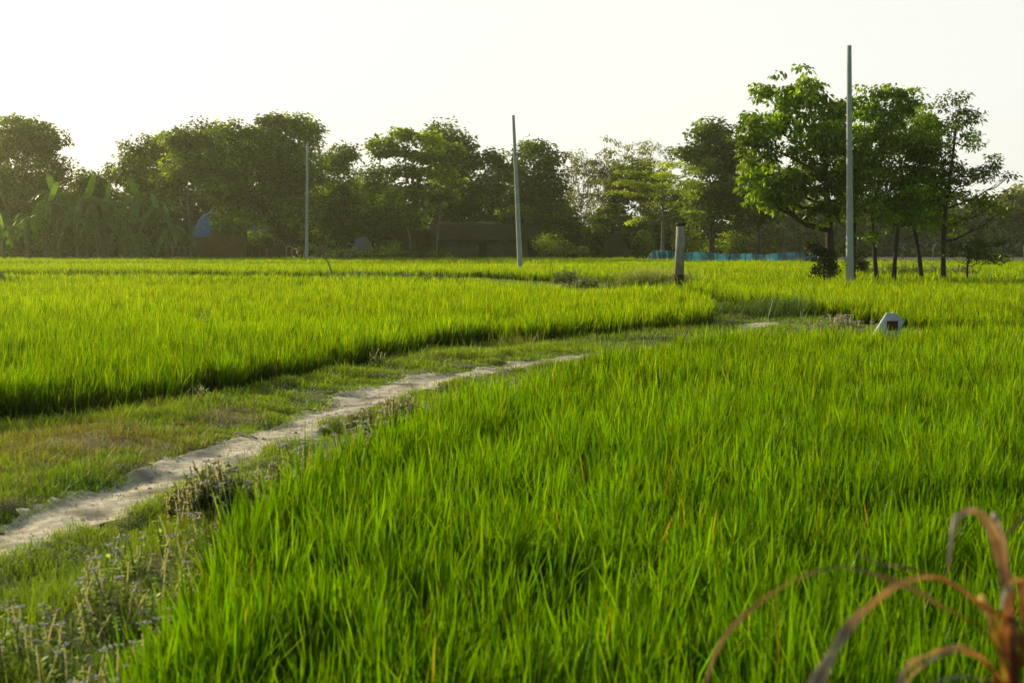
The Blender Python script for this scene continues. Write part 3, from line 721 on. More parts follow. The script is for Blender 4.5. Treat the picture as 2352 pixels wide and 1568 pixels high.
def haystack(label, u, vt, ru, Y, tarp=None, cone=False, mat='straw'):
    b = at(u, 588, Y); t = at(u, vt, Y); R = ru * Y / F; Hh = t[2]
    root = thing('straw_stack', (b[0], Y, 0), label, 'straw stack', None)
    if cone: prof = [(R, 0), (R * .93, Hh * .2), (R * .74, Hh * .45), (R * .5, Hh * .7), (R * .25, Hh * .9), (R * .04, Hh)]
    else: prof = [(R * .82, 0), (R * .95, Hh * .2), (R, Hh * .42), (R * .95, Hh * .62), (R * .75, Hh * .8), (R * .42, Hh * .94), (R * .06, Hh)]
    m = MB(); m.lathe((b[0], Y, -.1), prof, 28, .02); m.build('straw', M[mat], root, smooth=True)
    if tarp:
        zs = [(R * 1.03, Hh * .5), (R * 1.0, Hh * .64), (R * .8, Hh * .82), (R * .45, Hh * .965), (R * .07, Hh * 1.02)]
        m = MB(); m.lathe((b[0], Y, -.05), zs, 30, .02); m.build('cover', M[tarp], root, smooth=True)
    return root
haystack('big straw stack covered with a blue tarpaulin left of the brown stack', 487, 488, 40, 164, 'blue_tarp')
haystack('rounded brown straw stack in front of the blue-covered one', 522, 505, 44, 161.5)
haystack('dark cone-shaped straw heap under the dark spreading tree', 1412, 532, 38, 160, None, True, 'thatch')
# support poles leaning on stacks
for u1, v1, u2, v2, lb in ((549, 520, 560, 560, 'pale cloth-wrapped post leaning on the right side of the brown stack'), (527, 583, 530, 530, 'upright bamboo pole in front of the brown stack'), (490, 583, 535, 556, 'bamboo pole slanting across the foot of the stacks'), (446, 584, 447, 530, 'thin upright bamboo pole left of the blue-covered stack')):
    m = MB(); m.tube([at(u1, v1, 158.3), at((u1 + u2) / 2 + 1, (v1 + v2) / 2, 158.3), at(u2, v2, 158.6)], .07, 6); m.build('bamboo_pole', M['bamboo'], label=lb, cat='pole')
# blue roofed shed
a = at(552, 585, 172); b = at(652, 532, 172); root = thing('shed', ((a[0] + b[0]) / 2, 173, 0), 'low shed with a faded blue roof in the shade left of the left pole', 'shed')
m = MB(); m.box((a[0], 173, -.1), (b[0], 176, b[2] - .8)); m.build('wall', M['mud'], root)
m = MB(); V = [(a[0] - .3, 172, b[2] - 1.0), (b[0] + .3, 172, b[2] - 1.0), (b[0] + .3, 175, b[2] + .6), (a[0] - .3, 175, b[2] + .6)]
m.add(V + [(x, y, z - .08) for x, y, z in V], None, [[0, 1, 2, 3], [7, 6, 5, 4], [0, 4, 5, 1], [1, 5, 6, 2], [2, 6, 7, 3], [3, 7, 4, 0]]); m.build('roof', M['blue_tin'], root)
# cattle rail / bamboo rack
a = at(478, 584, 160); 
for (u1, u2, lb, vv) in ((655, 700, 'reddish bamboo rack standing left of the left pole', 566), (575, 632, 'low reddish bamboo rail near the blue-roofed shed', 570)):
    a = at(u1, 586, 160); b = at(u2, vv, 160); root = thing('bamboo_rack', ((a[0] + b[0]) / 2, 160, 0), lb, 'rack')
    m = MB(); m.tube([(a[0], 160, b[2]), ((a[0] + b[0]) / 2, 160, b[2] + .1), (b[0], 160, b[2] - .1)], .06, 6); m.build('rail', M['red_paint'], root)
    for x in np.linspace(a[0] + .1, b[0] - .1, 4):
        m = MB(); m.tube([(x, 160, -.1), (x + .05, 160, b[2])], .05, 6); m.build('post', M['bamboo'], root)
# pale sand heap strip
a = at(632, 586, 158); b = at(738, 586, 158)
# long mud house
Y = 164; a = at(1008, 588, Y); b = at(1212, 549, Y); rt = at(1100, 513, Y); root = thing('mud_house', ((a[0] + b[0]) / 2, Y + 2, 0), 'long low mud house with a dark thatched roof behind the pale trunks', 'house')
d0 = at(1100, 590, Y)[0]; d1 = at(1117, 590, Y)[0]; wz = b[2]
m = MB(); m.box((a[0], Y, -.1), (d0, Y + 5, wz)); m.box((d1, Y, -.1), (b[0], Y + 5, wz)); m.box((d0 - .01, Y + .02, wz - .35), (d1 + .01, Y + 4.9, wz - .01)); m.build('wall', M['mud'], root)
m = MB(); m.box((d0, Y + .25, -.1), (d1, Y + .35, wz - .36)); m.build('door', M['dark_opening'], root)
m = MB(); m.box((a[0] - .4, Y - .7, -.12), (b[0] + .4, Y - .005, .28)); m.build('plinth', M['mud'], root)
m = MB()
xx = np.linspace(a[0] - 1.0, b[0] + 1.0, 40); pr = [(-1.2, wz - .25), (-1.1, wz - .05), (1.0, wz + 1.5), (2.5, rt[2] + .1), (4, wz + 1.5), (6.2, wz - .1), (6.2, wz - .3)]
V = []; 
for kx, x in enumerate(xx):
    e = 1 if 0 < kx < 39 else .97
    for (dy, z) in pr: V.append((x, Y + dy + rng.normal(0, .05), z + rng.normal(0, .05) - .12 * math.sin(x * .35)))
npz = len(pr); i, j = np.meshgrid(np.arange(39), np.arange(npz), indexing='ij'); k = (j + 1) % npz
m.add(V, None, np.stack([i * npz + j, (i + 1) * npz + j, (i + 1) * npz + k, i * npz + k], -1).reshape(-1, 4))
V = np.array(V)
for e in (0, 39):
    c = V[e * npz:(e + 1) * npz]; m.add(np.concatenate([c, [c.mean(0)]]), [[npz, q, (q + 1) % npz] for q in range(npz)])
m.build('roof', M['thatch'], root)
# second low roof left of it
Y = 170; a = at(860, 588, Y); b = at(1000, 548, Y); root = thing('shed', ((a[0] + b[0]) / 2, Y + 1.5, 0), 'shadowed open-sided shed left of the long mud house', 'shed')
m = MB(); m.box((a[0], Y + 2, -.1), (b[0], Y + 2.2, b[2])); m.build('wall', M['mud'], root)
m = MB(); m.prism([(a[0] - .4, b[2]), (b[0] + .4, b[2]), (b[0] - .3, b[2] + 1.3), (a[0] + .3, b[2] + 1.3)], Y - .8, Y + 3); m.build('roof', M['thatch'], root)
for x in np.linspace(a[0] + .2, b[0] - .2, 4):
    m = MB(); m.tube([(x, Y - .3, -.1), (x, Y - .3, b[2])], .08, 6); m.build('post', M['bamboo'], root)
# grey tarpaulin heap
Y = 155; c = at(822, 588, Y); tz = at(822, 547, Y)[2]; R = 34 * Y / F
m = MB()
nu, nv_ = 26, 12; V = []
for iv in range(nv_):
    for iu in range(nu):
        th = iu / (nu - 1) * PI; r_ = iv / (nv_ - 1)
        x = -math.cos(th); prof = (math.sin(th) ** .6) * (.72 + .28 * (x > -.2) + .12 * math.sin(3 * x))
        V.append((c[0] + x * R, Y - 1 + 2.6 * r_, tz * prof * math.sin(min(1, .25 + r_ * 1.4) * PI / 2 if r_ < .55 else PI * (1.15 - r_) * .85) + rng.normal(0, .05)))
i, j = np.meshgrid(np.arange(nv_ - 1), np.arange(nu - 1), indexing='ij')
m.add(V, None, np.stack([i * nu + j, i * nu + j + 1, (i + 1) * nu + j + 1, (i + 1) * nu + j], -1).reshape(-1, 4))
m.build('covered_heap', M['grey_tarp'], smooth=True, label='heap under a grey tarpaulin with a sunlit left edge near the left pole', cat='covered heap')

# ------------------------------------------------------------------ blue net fence
pts = []
for u in np.arange(1487, 1890, 3.0):
    Y = 143 - 4 * (u - 1487) / 400; vt = 583.5 - 2.2 * math.sin(u * .021) - 3.2 * abs(math.sin(u * .034)) ** .7 + (5 if u < 1545 else 0) * math.sin((u - 1487) / 58 * PI) * -1
    if u < 1500: vt += 8 - (u - 1487) * .6
    p = at(u, vt, Y); pts.append((p[0], Y + .25 * math.sin(u * .11) + (.8 * math.sin(u * .3) if u < 1545 else 0), p[2]))
pts = np.array(pts); root = thing('net_fence', (pts[60, 0], 141, 0), 'low fence of sagging light blue netting on sticks at the far edge of the rice', 'net fence')
V = []; C = []
for k, (x, y, z) in enumerate(pts):
    for h in range(6):
        f = h / 5; V.append((x + .03 * rng.normal(), y + .10 * math.sin(k * .9 + h) * f, -.05 + (z + .05) * f)); C.append(np.array([.035, .21, .28]) * (.75 + .5 * fbm(np.array(x * 1.0), np.array(z * 0. + f * 2), 1.5, 2)))
n = len(pts); i, j = np.meshgrid(np.arange(n - 1), np.arange(5), indexing='ij')
mk('net', V, None, np.stack([i * 6 + j, (i + 1) * 6 + j, (i + 1) * 6 + j + 1, i * 6 + j + 1], -1).reshape(-1, 4), M['net'], np.array(C), root)
for u in (1500, 1522, 1545, 1588, 1625, 1648, 1676, 1690, 1712, 1730, 1752, 1770, 1790, 1806, 1820, 1838, 1855, 1870, 1884):
    k = int(np.clip((u - 1487) / 3, 0, n - 1)); x, y, z = pts[k]; ln = rng.normal(0, .12)
    m = MB(); m.tube([(x, y - .12, -.1), (x + ln * .5, y - .12, z * .5), (x + ln, y - .12, z + rng.uniform(.05, .3))], .035, 5); m.build('stake', M['bark'], root)
m = MB(); m.tube([at(1801, 598, 150) * [1, 1, 0], at(1800, 565, 150), at(1801, 532, 150)], [.07, .06, .05], 6); m.build('white_post', M['bamboo'], label='thin pale post standing behind the blue net', cat='post')

# far wire fence
root = thing('wire_fence', (52, 140, 0), 'grey wire fence with coiled wire on top at the far right edge', 'fence')
for x in np.arange(36, 64, 3.0):
    m = MB(); m.tube([(x, 142, -.1), (x, 142, 1.75), (x + .25, 141.7, 2.1)], .05, 5); m.build('post', M['wire'], root)
m = MB()
for z in (.5, 1.0, 1.5): m.tube([(36, 142, z), (50, 142, z - .03), (63, 142, z)], .012, 4)
t = np.arange(0, 27, .12); m.tube(np.stack([36 + t, 142 + .2 * np.cos(t * 7), 1.85 + .25 * np.sin(t * 7)], -1), .02, 4)
m.build('wire', M['wire'], root)

# ------------------------------------------------------------------ poles
def pole(label, ub, Yb, ut, vt, r0, r1, holes=0):
    b = at(ub, 612, Yb); t = at(ut, vt, Yb)
    root = thing('utility_pole', (b[0], Yb, 0), label, 'utility pole', 'bare concrete poles across the fields')
    z = np.linspace(0, 1, 14)[:, None]; B = np.array([b[0], Yb, -.3]); P = B + (t - B) * z
    m = MB(); m.tube(P, np.linspace(r0, r1, 14), 20); m.build('shaft', M['concrete'], root, smooth=False)
    for k in range(holes):
        f = .08 + .9 * k / holes; p = B + (t - B) * f; r = r0 + (r1 - r0) * f
        m = MB(); m.tube([p + [.02, -r - .006, 0], p + [.02, -r + .03, 0]], .014, 8); m.build('hole', M['hole'], root)
    return root
pole('tallest nearest bare concrete pole standing in front of the right-hand trees', 1953, 63, 1950.5, 105, .175, .098, 26)
pole('bare concrete pole leaning left in the middle of the far rice', 1196, 97, 1179, 265, .19, .095)
pole('farthest bare concrete pole, at the edge of the village trees on the left', 704, 150, 706, 330, .19, .11)

# old stub pillar
Y = 61; b = at(1559.5, 645, Y); t = at(1562, 513, Y)
root = thing('concrete_pillar', (b[0], Y, 0), 'short thick weathered concrete pillar with a dark cap beside the bend of the path', 'pillar')
dv = lambda v: at(1560, v, Y)[2]
m = MB(); m.tube([(b[0], Y, dv(632)), (b[0] + .03, Y, dv(570)), (b[0] + .05, Y, dv(519))], [.205, .195, .185], 10, wob=.02); m.build('shaft', M['old_concrete'], root)
m = MB(); m.tube([(b[0] + .05, Y, dv(519.5)), (b[0] + .05, Y, dv(517.5)), (b[0] + .05, Y, dv(514)), (b[0] + .05, Y, dv(512))], [.20, .225, .225, .18], 14, wob=.02); m.build('cap', M['dark_concrete'], root)
m = MB(); m.tube([(b[0] + .03, Y, -.2), (b[0], Y, dv(655)), (b[0] - .01, Y, dv(640)), (b[0], Y, dv(630.5))], [.16, .17, .215, .218], 10, wob=.05); m.build('footing', M['dark_concrete'], root)

# boundary marker
b = at(2047, 740, 26); x0 = b[0]
root = thing('marker_stone', (x0, 26, 0), 'pale blue-white angular marker slab with a dark red square, half sunk in the rice', 'marker')
m = MB(); m.prism([(-.32 + x0, -.1), (.17 + x0, -.1), (.17 + x0, .47), (.236 + x0, .585), (.09 + x0, .735), (-.09 + x0, .735), (-.32 + x0, .36)], 25.97, 26.05)
m.build('slab', M['white_stone'], root)
m = MB(); m.box((x0 - .085, 25.962, .42), (x0 + .115, 25.972, .595)); m.build('panel', M['plaque'], root)

# ------------------------------------------------------------------ bare sapling
Y = 76; root = thing('bare_sapling', (at(763, 628, Y)[0], Y, 0), 'thin leaning bare sapling with fine twigs in the rice left of centre', 'sapling')
m = MB(); p0 = at(764, 634, Y); p1 = at(752, 600, Y); p2 = at(742, 583, Y); p0[2] = -.1
m.tube([p0, at(762, 625, Y), p1, p2], [.05, .045, .035, .025], 6)
for (u, v) in ((722, 552), (732, 548), (748, 545), (757, 556), (765, 560), (728, 570), (752, 562), (740, 550)):
    m.tube(bend(p2 if v < 565 else p1, at(u, v, Y + rng.normal(0, .3)), -.02, 5, .05), np.linspace(.018, .006, 5), 4, caps=False)
m.build('trunk', M['twig'], root)
m = MB(); cl = np.array([at(u, v, Y) for u, v in ((745, 584), (752, 590), (765, 583), (738, 588))]); crown_leaves(m, cl, .14, .8, 10, .08, .05, (.08, .13, .02), (.16, .22, .03)); m.build('crown', M['leaf'], root, col=True)

# ------------------------------------------------------------------ weeds and flowers
def flower_weeds(mb, x, y, hmin, hmax, leafc=(.2, .26, .06), stems=4, big=1.0, flower=.75, pale=True, z0=None):
    far = len(y) and np.mean(y) > 40
    for k in range(len(x)):
        b = np.array([x[k], y[k], float(hgt(x[k], y[k])) if z0 is None else z0])
        for s in range(rng.integers(max(1, stems - 2), stems + 2)):
            Hh = rng.uniform(hmin, hmax); az = rng.uniform(0, 2 * PI); ln = rng.uniform(.05, .35) * Hh
            tip = b + [math.cos(az) * ln, math.sin(az) * ln, Hh]
            P = bend(b + [rng.normal(0, .03), rng.normal(0, .03), 0], tip, -.03, 4, .04)
            sc_ = (.8, .74, .5) if pale and rng.random() < .5 else (.2, .25, .07)
            mb.tube(P, np.linspace(.0055, .0035, 4) * big, 3, caps=False, col=sc_)
            nl = int(7 + 5 * rng.random()); tt = rng.uniform(.1, .95, nl)
            pp = b + (tip - b) * tt[:, None]
            D = unit(nl); D[:, 2] = np.abs(D[:, 2]) * .3
            c = np.array(leafc) * rng.uniform(.6, 1.5, (nl, 1))
            V, Qd, C = leaf_quads(pp, D, np.tile([0, 0, 1.], (nl, 1)) + unit(nl) * .4, rng.uniform(.03, .055, nl) * big * (1.3 - .6 * tt), rng.uniform(.018, .032, nl) * big, c)
            mb.add(V, None, Qd, C)
            if rng.random() < flower:
                nb_ = rng.integers(4, 8)
                base = np.array([.45, .47, .26]) if far else np.array([.6, .58, .74]) if rng.random() < .75 else np.array([.42, .33, .22])
                for q in range(nb_):
                    a2 = q / nb_ * 2 * PI; c = tip + np.array([math.cos(a2) * .016, math.sin(a2) * .016, rng.uniform(-.004, .006)]) * big
                    r = .0085 * big * rng.uniform(.8, 1.2)
                    mb.add(c + np.array([[r, 0, 0], [-r, 0, 0], [0, r, 0], [0, -r, 0], [0, 0, r * .8], [0, 0, -r * .8]]), [[0, 2, 4], [2, 1, 4], [1, 3, 4], [3, 0, 4], [2, 0, 5], [1, 2, 5], [3, 1, 5], [0, 3, 5]], None, base * rng.uniform(.7, 1.2))
mb = MB()
poly = [(-2.7, 5.2), (-1.45, 5.0), (-1.58, 6.5), (-1.62, 8.2), (-1.52, 9.6), (-1.85, 9.9), (-2.25, 8.6), (-2.55, 7.4)]
x, y = scatter(4.8, 10.2, 26, poly, margin=3); flower_weeds(mb, x, y, .10, .32, leafc=(.38, .5, .1), flower=.6)
mb.build('wildflowers', M['weed'], col=True, label='pale wildflowers with lavender heads between the near path and the rice', cat='wildflowers', kind='stuff')
mb = MB()
poly = [(-1.45, 9.6), (-1.0, 12.2), (-.5, 15), (.3, 18), (.1, 18.4), (-.95, 15.6), (-1.55, 13), (-2.1, 10.8), (-1.95, 9.8)]
x, y = scatter(9.5, 18.6, 20, poly, margin=3); flower_weeds(mb, x, y, .10, .30, leafc=(.22, .24, .08), big=1.25)
mb.build('wildflowers', M['weed'], col=True, label='brownish seeding wildflowers on the path side of the rice, beyond the dark bush', cat='wildflowers', kind='stuff')
def clump(label, u, v, n, spread, hmin, hmax, z=0, pale=None, name='weed_clump', cat='weeds', leafc=(.1, .12, .05), big=1.5, flower=.6, stems=5, group=None, ysp=None):
    c = gnd(u, v, 0); sx, sy = spread
    rr_ = rng.random(n) ** .7; aa_ = rng.uniform(0, 2 * PI, n); wob_ = 1 + .35 * np.sin(aa_ * 3 + u) 
    x = c[0] + rr_ * np.cos(aa_) * sx * 1.25 * wob_; y = c[1] + rr_ * np.sin(aa_) * sy * 1.2
    mb = MB(); hm_ = hmax * (1 - .55 * np.clip(rr_, 0, 1) ** 2)
    for q_ in range(n): flower_weeds(mb, x[q_:q_ + 1], y[q_:q_ + 1], min(hmin, hm_[q_] * .7), hm_[q_], leafc, stems, big, flower, pale=(c[1] < 40) if pale is None else pale)
    o = mb.build(name, M['weed'], col=True, label=label, cat=cat, group=group)
    return o
clump('dark leafy weed bush between the near path and the rice', 495, 1215, 60, (.21, .42), .18, .42, name='weed_bush', cat='weeds', leafc=(.10, .14, .03), big=1.3, flower=.12, stems=7)
clump('second weed bush with brown seed heads further along the path', 915, 1020, 46, (.34, .6), .2, .42, name='weed_bush', cat='weeds', leafc=(.17, .18, .07), big=1.3, flower=.3, stems=6)
clump('clump of grey-lilac flowering weeds left of the angular marker slab', 1932, 778, 70, (.72, .6), .25, .55, name='flowering_weed', leafc=(.2, .27, .07), big=1.35, flower=.6, stems=6)
clump('green broadleaf weed at the foot of the left field edge', 465, 935, 6, (.12, .15), .12, .3, name='broadleaf_weed', leafc=(.07, .15, .02), big=1.6, flower=0, stems=6)
clump('tufty weed in front of the left field where the path bends', 865, 845, 6, (.14, .16), .15, .36, name='broadleaf_weed', leafc=(.07, .15, .02), big=1.6, flower=0, stems=6)
clump('tall dark weed poking out of the left rice field', 467, 782, 5, (.16, .2), .5, .78, name='tall_weed', leafc=(.04, .1, .012), big=1.5, pale=False, flower=0, stems=5)
clump('brown twiggy weeds on the bank left of the small bare patch', 1300, 655, 24, (.55, .8), .5, 1.0, leafc=(.09, .13, .03), big=2.6, flower=.2, stems=4)
clump('pale dry weeds on the bank beside the small bare patch', 1342, 662, 34, (.8, 1.0), .3, .55, leafc=(.26, .3, .1), big=2.8, flower=.5, stems=4)
clump('pale weeds on the cross bank right of the leaning sapling', 815, 647, 70, (1.4, .9), .25, .6, leafc=(.24, .3, .08), big=3.2, flower=.25, stems=4)
clump('grey bushy weeds on the cross bank in the middle distance', 945, 650, 80, (1.9, .9), .2, .62, leafc=(.14, .2, .05), big=3.2, flower=.3, stems=4)
clump('brownish shrub at the left edge of the photo in the rice', 2, 662, 26, (.7, .8), .4, .8, name='shrub', cat='shrub', leafc=(.14, .19, .05), big=3, flower=.3, stems=5)
clump('small broadleaf weed in front of the concrete pillar', 1540, 678, 12, (.35, .5), .3, .65, leafc=(.1, .17, .03), big=2.8, flower=.2, stems=5)
clump('tangled dry weeds at the feet of the right-hand trees', 2085, 643, 90, (3.2, .7), .4, 1.1, leafc=(.13, .19, .05), big=3.0, flower=.3, stems=4)
clump('dry scrubby weeds around the low spreading young tree', 2215, 645, 40, (1.1, .7), .4, 1.0, leafc=(.12, .11, .05), big=3.0, flower=.3, stems=5)
clump('dry weeds between the tall pole and the first slim trunk', 1985, 643, 34, (.5, .4), .4, 1.0, leafc=(.15, .14, .07), big=2.6, flower=.3, stems=4)
def grass_tuft(label, cx, cy, sx, sy, n, L, w, cb, ct, name='grass_clump', white=0):
    x = cx + rng.normal(0, sx, n); y = cy + rng.normal(0, sy, n); P = np.stack([x, y, hgt(x, y)], -1)
    k = rng.random((n, 1)); c = (np.array(ct) * rng.uniform(.7, 1.3, (n, 1)))
    wh = rng.random(n) < white; c[wh] = (.55, .55, .4)
    V, T, C = blades(P, L * rng.uniform(.5, 1.2, n), w * rng.uniform(.7, 1.3, n), 3, rng.uniform(0, 2 * PI, n), np.abs(rng.normal(.3, .2, n)).clip(0, .85), np.abs(rng.normal(.3, .2, n)), np.tile(cb, (n, 1)), c)
    return mk(name, V, T, None, M['grass'], C, label=label, cat='grass clump')
c = gnd(1500, 664); grass_tuft('rank grass clump with whitish tips left of the concrete pillar', c[0], c[1], .75, .9, 3400, 1.0, .03, (.04, .08, .015), (.34, .46, .07), white=.2)
c = gnd(1560, 655); grass_tuft('grass growing around the foot of the concrete pillar', c[0], c[1] - .6, .4, .5, 700, .6, .03, (.04, .07, .02), (.12, .2, .04))
c = gnd(1820, 732); grass_tuft('dark taller grass on the far side of the path bend', c[0], c[1] + 1.2, .9, .8, 1500, .62, .018, (.03, .07, .01), (.13, .24, .02))
c = gnd(2255, 660); grass_tuft('dark grass patch in front of the low spreading young tree', c[0], c[1] + 1, 1.8, .7, 2600, .6, .03, (.03, .06, .01), (.08, .15, .02))
c = gnd(1185, 800); grass_tuft('small wispy grass tuft at the edge of the left field', c[0], c[1] + .3, .25, .2, 220, .4, .01, (.08, .12, .02), (.25, .32, .05))

# dry dead grass wisps on the bank at the left
n = 1500; x = -4.4 + rng.normal(0, .9, n); y = 14.0 + rng.normal(0, 1.2, n); k = ~inpoly(x, y, FIELD_L) & (polydist(x, y, PATH) > .5); x, y = x[k], y[k]; n = len(x)
V, T, C = blades(np.stack([x, y, hgt(x, y)], -1), rng.uniform(.08, .26, n), .0045 * rng.uniform(.7, 1.3, n), 3, rng.uniform(0, 2 * PI, n), rng.uniform(.3, .9, n), rng.uniform(.1, .5, n), np.tile([.17, .14, .07], (n, 1)), np.tile([.34, .29, .12], (n, 1)) * rng.uniform(.6, 1.2, (n, 1)))
mk('dry_grass', V, T, None, M['grass'], C, label='dry brown grass lying on the bank at the left', cat='dry grass', kind='stuff')

# sticks on the ground
def stick(label, p, q, r, bendy=.01, fork=None):
    z = lambda a: float(hgt(a[0], a[1]))
    a = np.array([p[0], p[1], z(p) + .03]); b = np.array([q[0], q[1], z(q) + .035]); P = bend(a, b, -bendy, 6, .02); m = MB(); m.tube(P, np.linspace(r, r * .7, 6), 7, wob=.08)
    if fork: m.tube(bend(P[3], P[3] + np.array(fork), 0, 3, .03), [r * .6, r * .5, r * .3], 5)
    m.build('stick', M['twig'], label=label, cat='stick')
a = gnd(540, 1003); b = gnd(590, 1018); stick('brown stick lying across the edge of the footpath', a, b, .012, fork=(-.06, .12, .02))
a = gnd(32, 1082); b = gnd(70, 1058); stick('pale forked stick lying on the dry grass at the left edge', a, b, .009, fork=(.1, .1, .06))
a = gnd(400, 986); b = gnd(445, 984); stick('short stick in the dry grass with a scrap beside it', a, b, .008)
a = gnd(692, 943); b = gnd(725, 946); stick('flat dark twig on the footpath beyond the brown stick', a, b, .012)

# ------------------------------------------------------------------ dried plant in the right foreground
Yp = 2.6
cr = lambda cx, cy: (1435.5 + .3896 * cx, 1062.3 + .3896 * cy)
base = at(*cr(2295, 1290), Yp)
root = thing('dry_corn_plant', (base[0], Yp, 0), 'withered reddish-brown tall grass plant with arching leaves, blurred in the right foreground', 'dry plant')
m = MB(); P = [(base[0] + .02, Yp, -.05), (base[0] + .015, Yp, base[2] * .6), base, at(*cr(2285, 1050), Yp), at(*cr(2260, 880), Yp), at(*cr(2235, 650), Yp)]
P = spline(P, .08); m.tube(P, np.linspace(.015, .009, len(P)), 8, col=(.13, .04, .02)); m.build('stem', M['dry'], root, smooth=True, col=True)
def dleaf(pts, w, c0, c1, dys, tw=0.3, label=None, tws=1.0):
    P3 = []
    for k, (cx, cy) in enumerate(pts): P3.append(at(*cr(cx, cy), Yp + dys * k / (len(pts) - 1)))
    S = spline(P3, .012); n = len(S); t = np.linspace(0, 1, n)
    T = np.gradient(S, axis=0); T /= np.linalg.norm(T, axis=1)[:, None]
    view = S - np.array([0, 0, 2.0]); view /= np.linalg.norm(view, axis=1)[:, None]
    sd = np.cross(T, view); sd /= np.linalg.norm(sd, axis=1)[:, None] + 1e-9
    wd = np.interp(t, np.linspace(0, 1, len(w)), w) * .3896 * Yp / F / 2 * 1.0
    ph = tws * np.sin(t * 9 + tw * 17) + .35 * np.sin(t * 23 + tw * 5)
    wd = wd * (1 + .18 * np.sin(t * 17 + tw * 31) + .1 * np.sin(t * 41))
    a = sd * np.cos(ph)[:, None] + np.cross(T, sd) * np.sin(ph)[:, None]
    nrm = np.cross(T, a)
    rip = (.12 * wd * np.sin(t * 60 + tw * 10))[:, None]
    V = np.stack([S - a * wd[:, None], S - a * wd[:, None] * .5 + nrm * (wd[:, None] * .22 + rip), S + nrm * 0, S + a * wd[:, None] * .5 + nrm * (wd[:, None] * .22 - rip), S + a * wd[:, None]], 1)
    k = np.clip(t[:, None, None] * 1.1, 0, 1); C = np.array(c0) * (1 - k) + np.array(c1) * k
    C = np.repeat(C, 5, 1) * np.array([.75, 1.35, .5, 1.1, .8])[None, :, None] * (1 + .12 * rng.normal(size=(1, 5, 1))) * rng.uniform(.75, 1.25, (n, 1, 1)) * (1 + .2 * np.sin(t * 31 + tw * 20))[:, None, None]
    i, j = np.meshgrid(np.arange(n - 1), np.arange(4), indexing='ij')
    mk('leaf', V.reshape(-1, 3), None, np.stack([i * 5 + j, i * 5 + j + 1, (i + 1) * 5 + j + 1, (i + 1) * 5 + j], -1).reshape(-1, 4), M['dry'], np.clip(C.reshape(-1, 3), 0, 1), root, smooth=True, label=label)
RB, TN, OR, GY = (.27, .075, .012), (.40, .32, .21), (.34, .16, .02), (.16, .16, .15)
dleaf([(2290, 1290), (2262, 900), (2215, 560), (2150, 380), (2080, 288), (1995, 290), (1945, 340), (1928, 430), (1915, 540), (1897, 665)], (60, 80, 85, 70, 62, 66, 60, 44, 22, 4), RB, (.46, .38, .32), -.12, .35, 'broad red-brown leaf curling over at its top', .35)
dleaf([(2275, 900), (2245, 640), (2215, 450), (2185, 330), (2165, 300)], (70, 66, 60, 50, 26), RB, (.5, .42, .36), .05, .1, None, .3)
dleaf([(2310, 1260), (2170, 1060), (2080, 960), (1880, 850), (1680, 735), (1450, 650), (1290, 612), (1130, 640), (1000, 690), (850, 780), (700, 900), (590, 1020), (520, 1150), (478, 1300)], (24, 30, 28, 22, 24, 34, 34, 30, 22, 18, 26, 36, 34, 26), (.14, .11, .025), (.22, .17, .12), -.25, .2)
dleaf([(2330, 950), (2200, 890), (2085, 825), (1980, 740), (1850, 675), (1730, 680), (1620, 712), (1480, 810), (1340, 940), (1240, 1090), (1180, 1200), (1110, 1330)], (22, 28, 28, 24, 20, 22, 32, 42, 56, 66, 70, 74), RB, TN, -.35, .3, 'long arching leaf with a pale sunlit edge', .6)
dleaf([(2085, 820), (1960, 740), (1800, 665), (1640, 612), (1500, 598), (1400, 545), (1350, 530)], (18, 22, 24, 22, 18, 12, 3), RB, GY, .15, .1)
dleaf([(2220, 1310), (2120, 1170), (1990, 1085), (1860, 1100), (1740, 1150), (1660, 1205), (1615, 1310)], (56, 50, 40, 32, 34, 42, 36), OR, TN, -.2, .25)
dleaf([(2260, 1310), (2080, 1150), (1960, 1110), (1840, 1140), (1730, 1210), (1650, 1310)], (30, 30, 26, 26, 34, 30), OR, TN, -.1, .5)
dleaf([(2300, 1310), (2240, 1120), (2180, 960), (2130, 840), (2085, 780)], (90, 100, 96, 76, 34), (.42, .26, .02), (.55, .40, .08), .1, .15, 'yellow-orange leaf beside the stem', .3)
dleaf([(2345, 1200), (2352, 900), (2338, 720), (2290, 700), (2245, 765), (2215, 870)], (40, 52, 56, 56, 50, 10), RB, TN, -.2, .3)
dleaf([(2370, 300), (2290, 380), (2200, 450), (2150, 490)], (20, 30, 36, 8), GY, GY, .1, .1)
dleaf([(2300, 1310), (2050, 1265), (1900, 1270), (1780, 1310)], (20, 22, 22, 10), GY, GY, .05, .1)
dleaf([(2330, 950), (2220, 900), (2130, 870), (2080, 868)], (40, 40, 30, 10), GY, GY, .02, .2)

# ------------------------------------------------------------------ haze, sky, sun
SUN_EL, SUN_AZ = math.radians(19), math.radians(-46)     # azimuth measured from +Y towards +X
m, nt, out = newmat('evening_haze')
vs = N(nt, 'ShaderNodeVolumeScatter'); vs.inputs['Color'].default_value = (.95, 1, .55, 1); vs.inputs['Density'].default_value = .0003; vs.inputs['Anisotropy'].default_value = .74
nt.links.new(vs.outputs[0], out.inputs['Volume'])
mb = MB(); mb.box((-220, -30, -1), (260, 320, 34)); mb.build('haze', m, kind='structure')

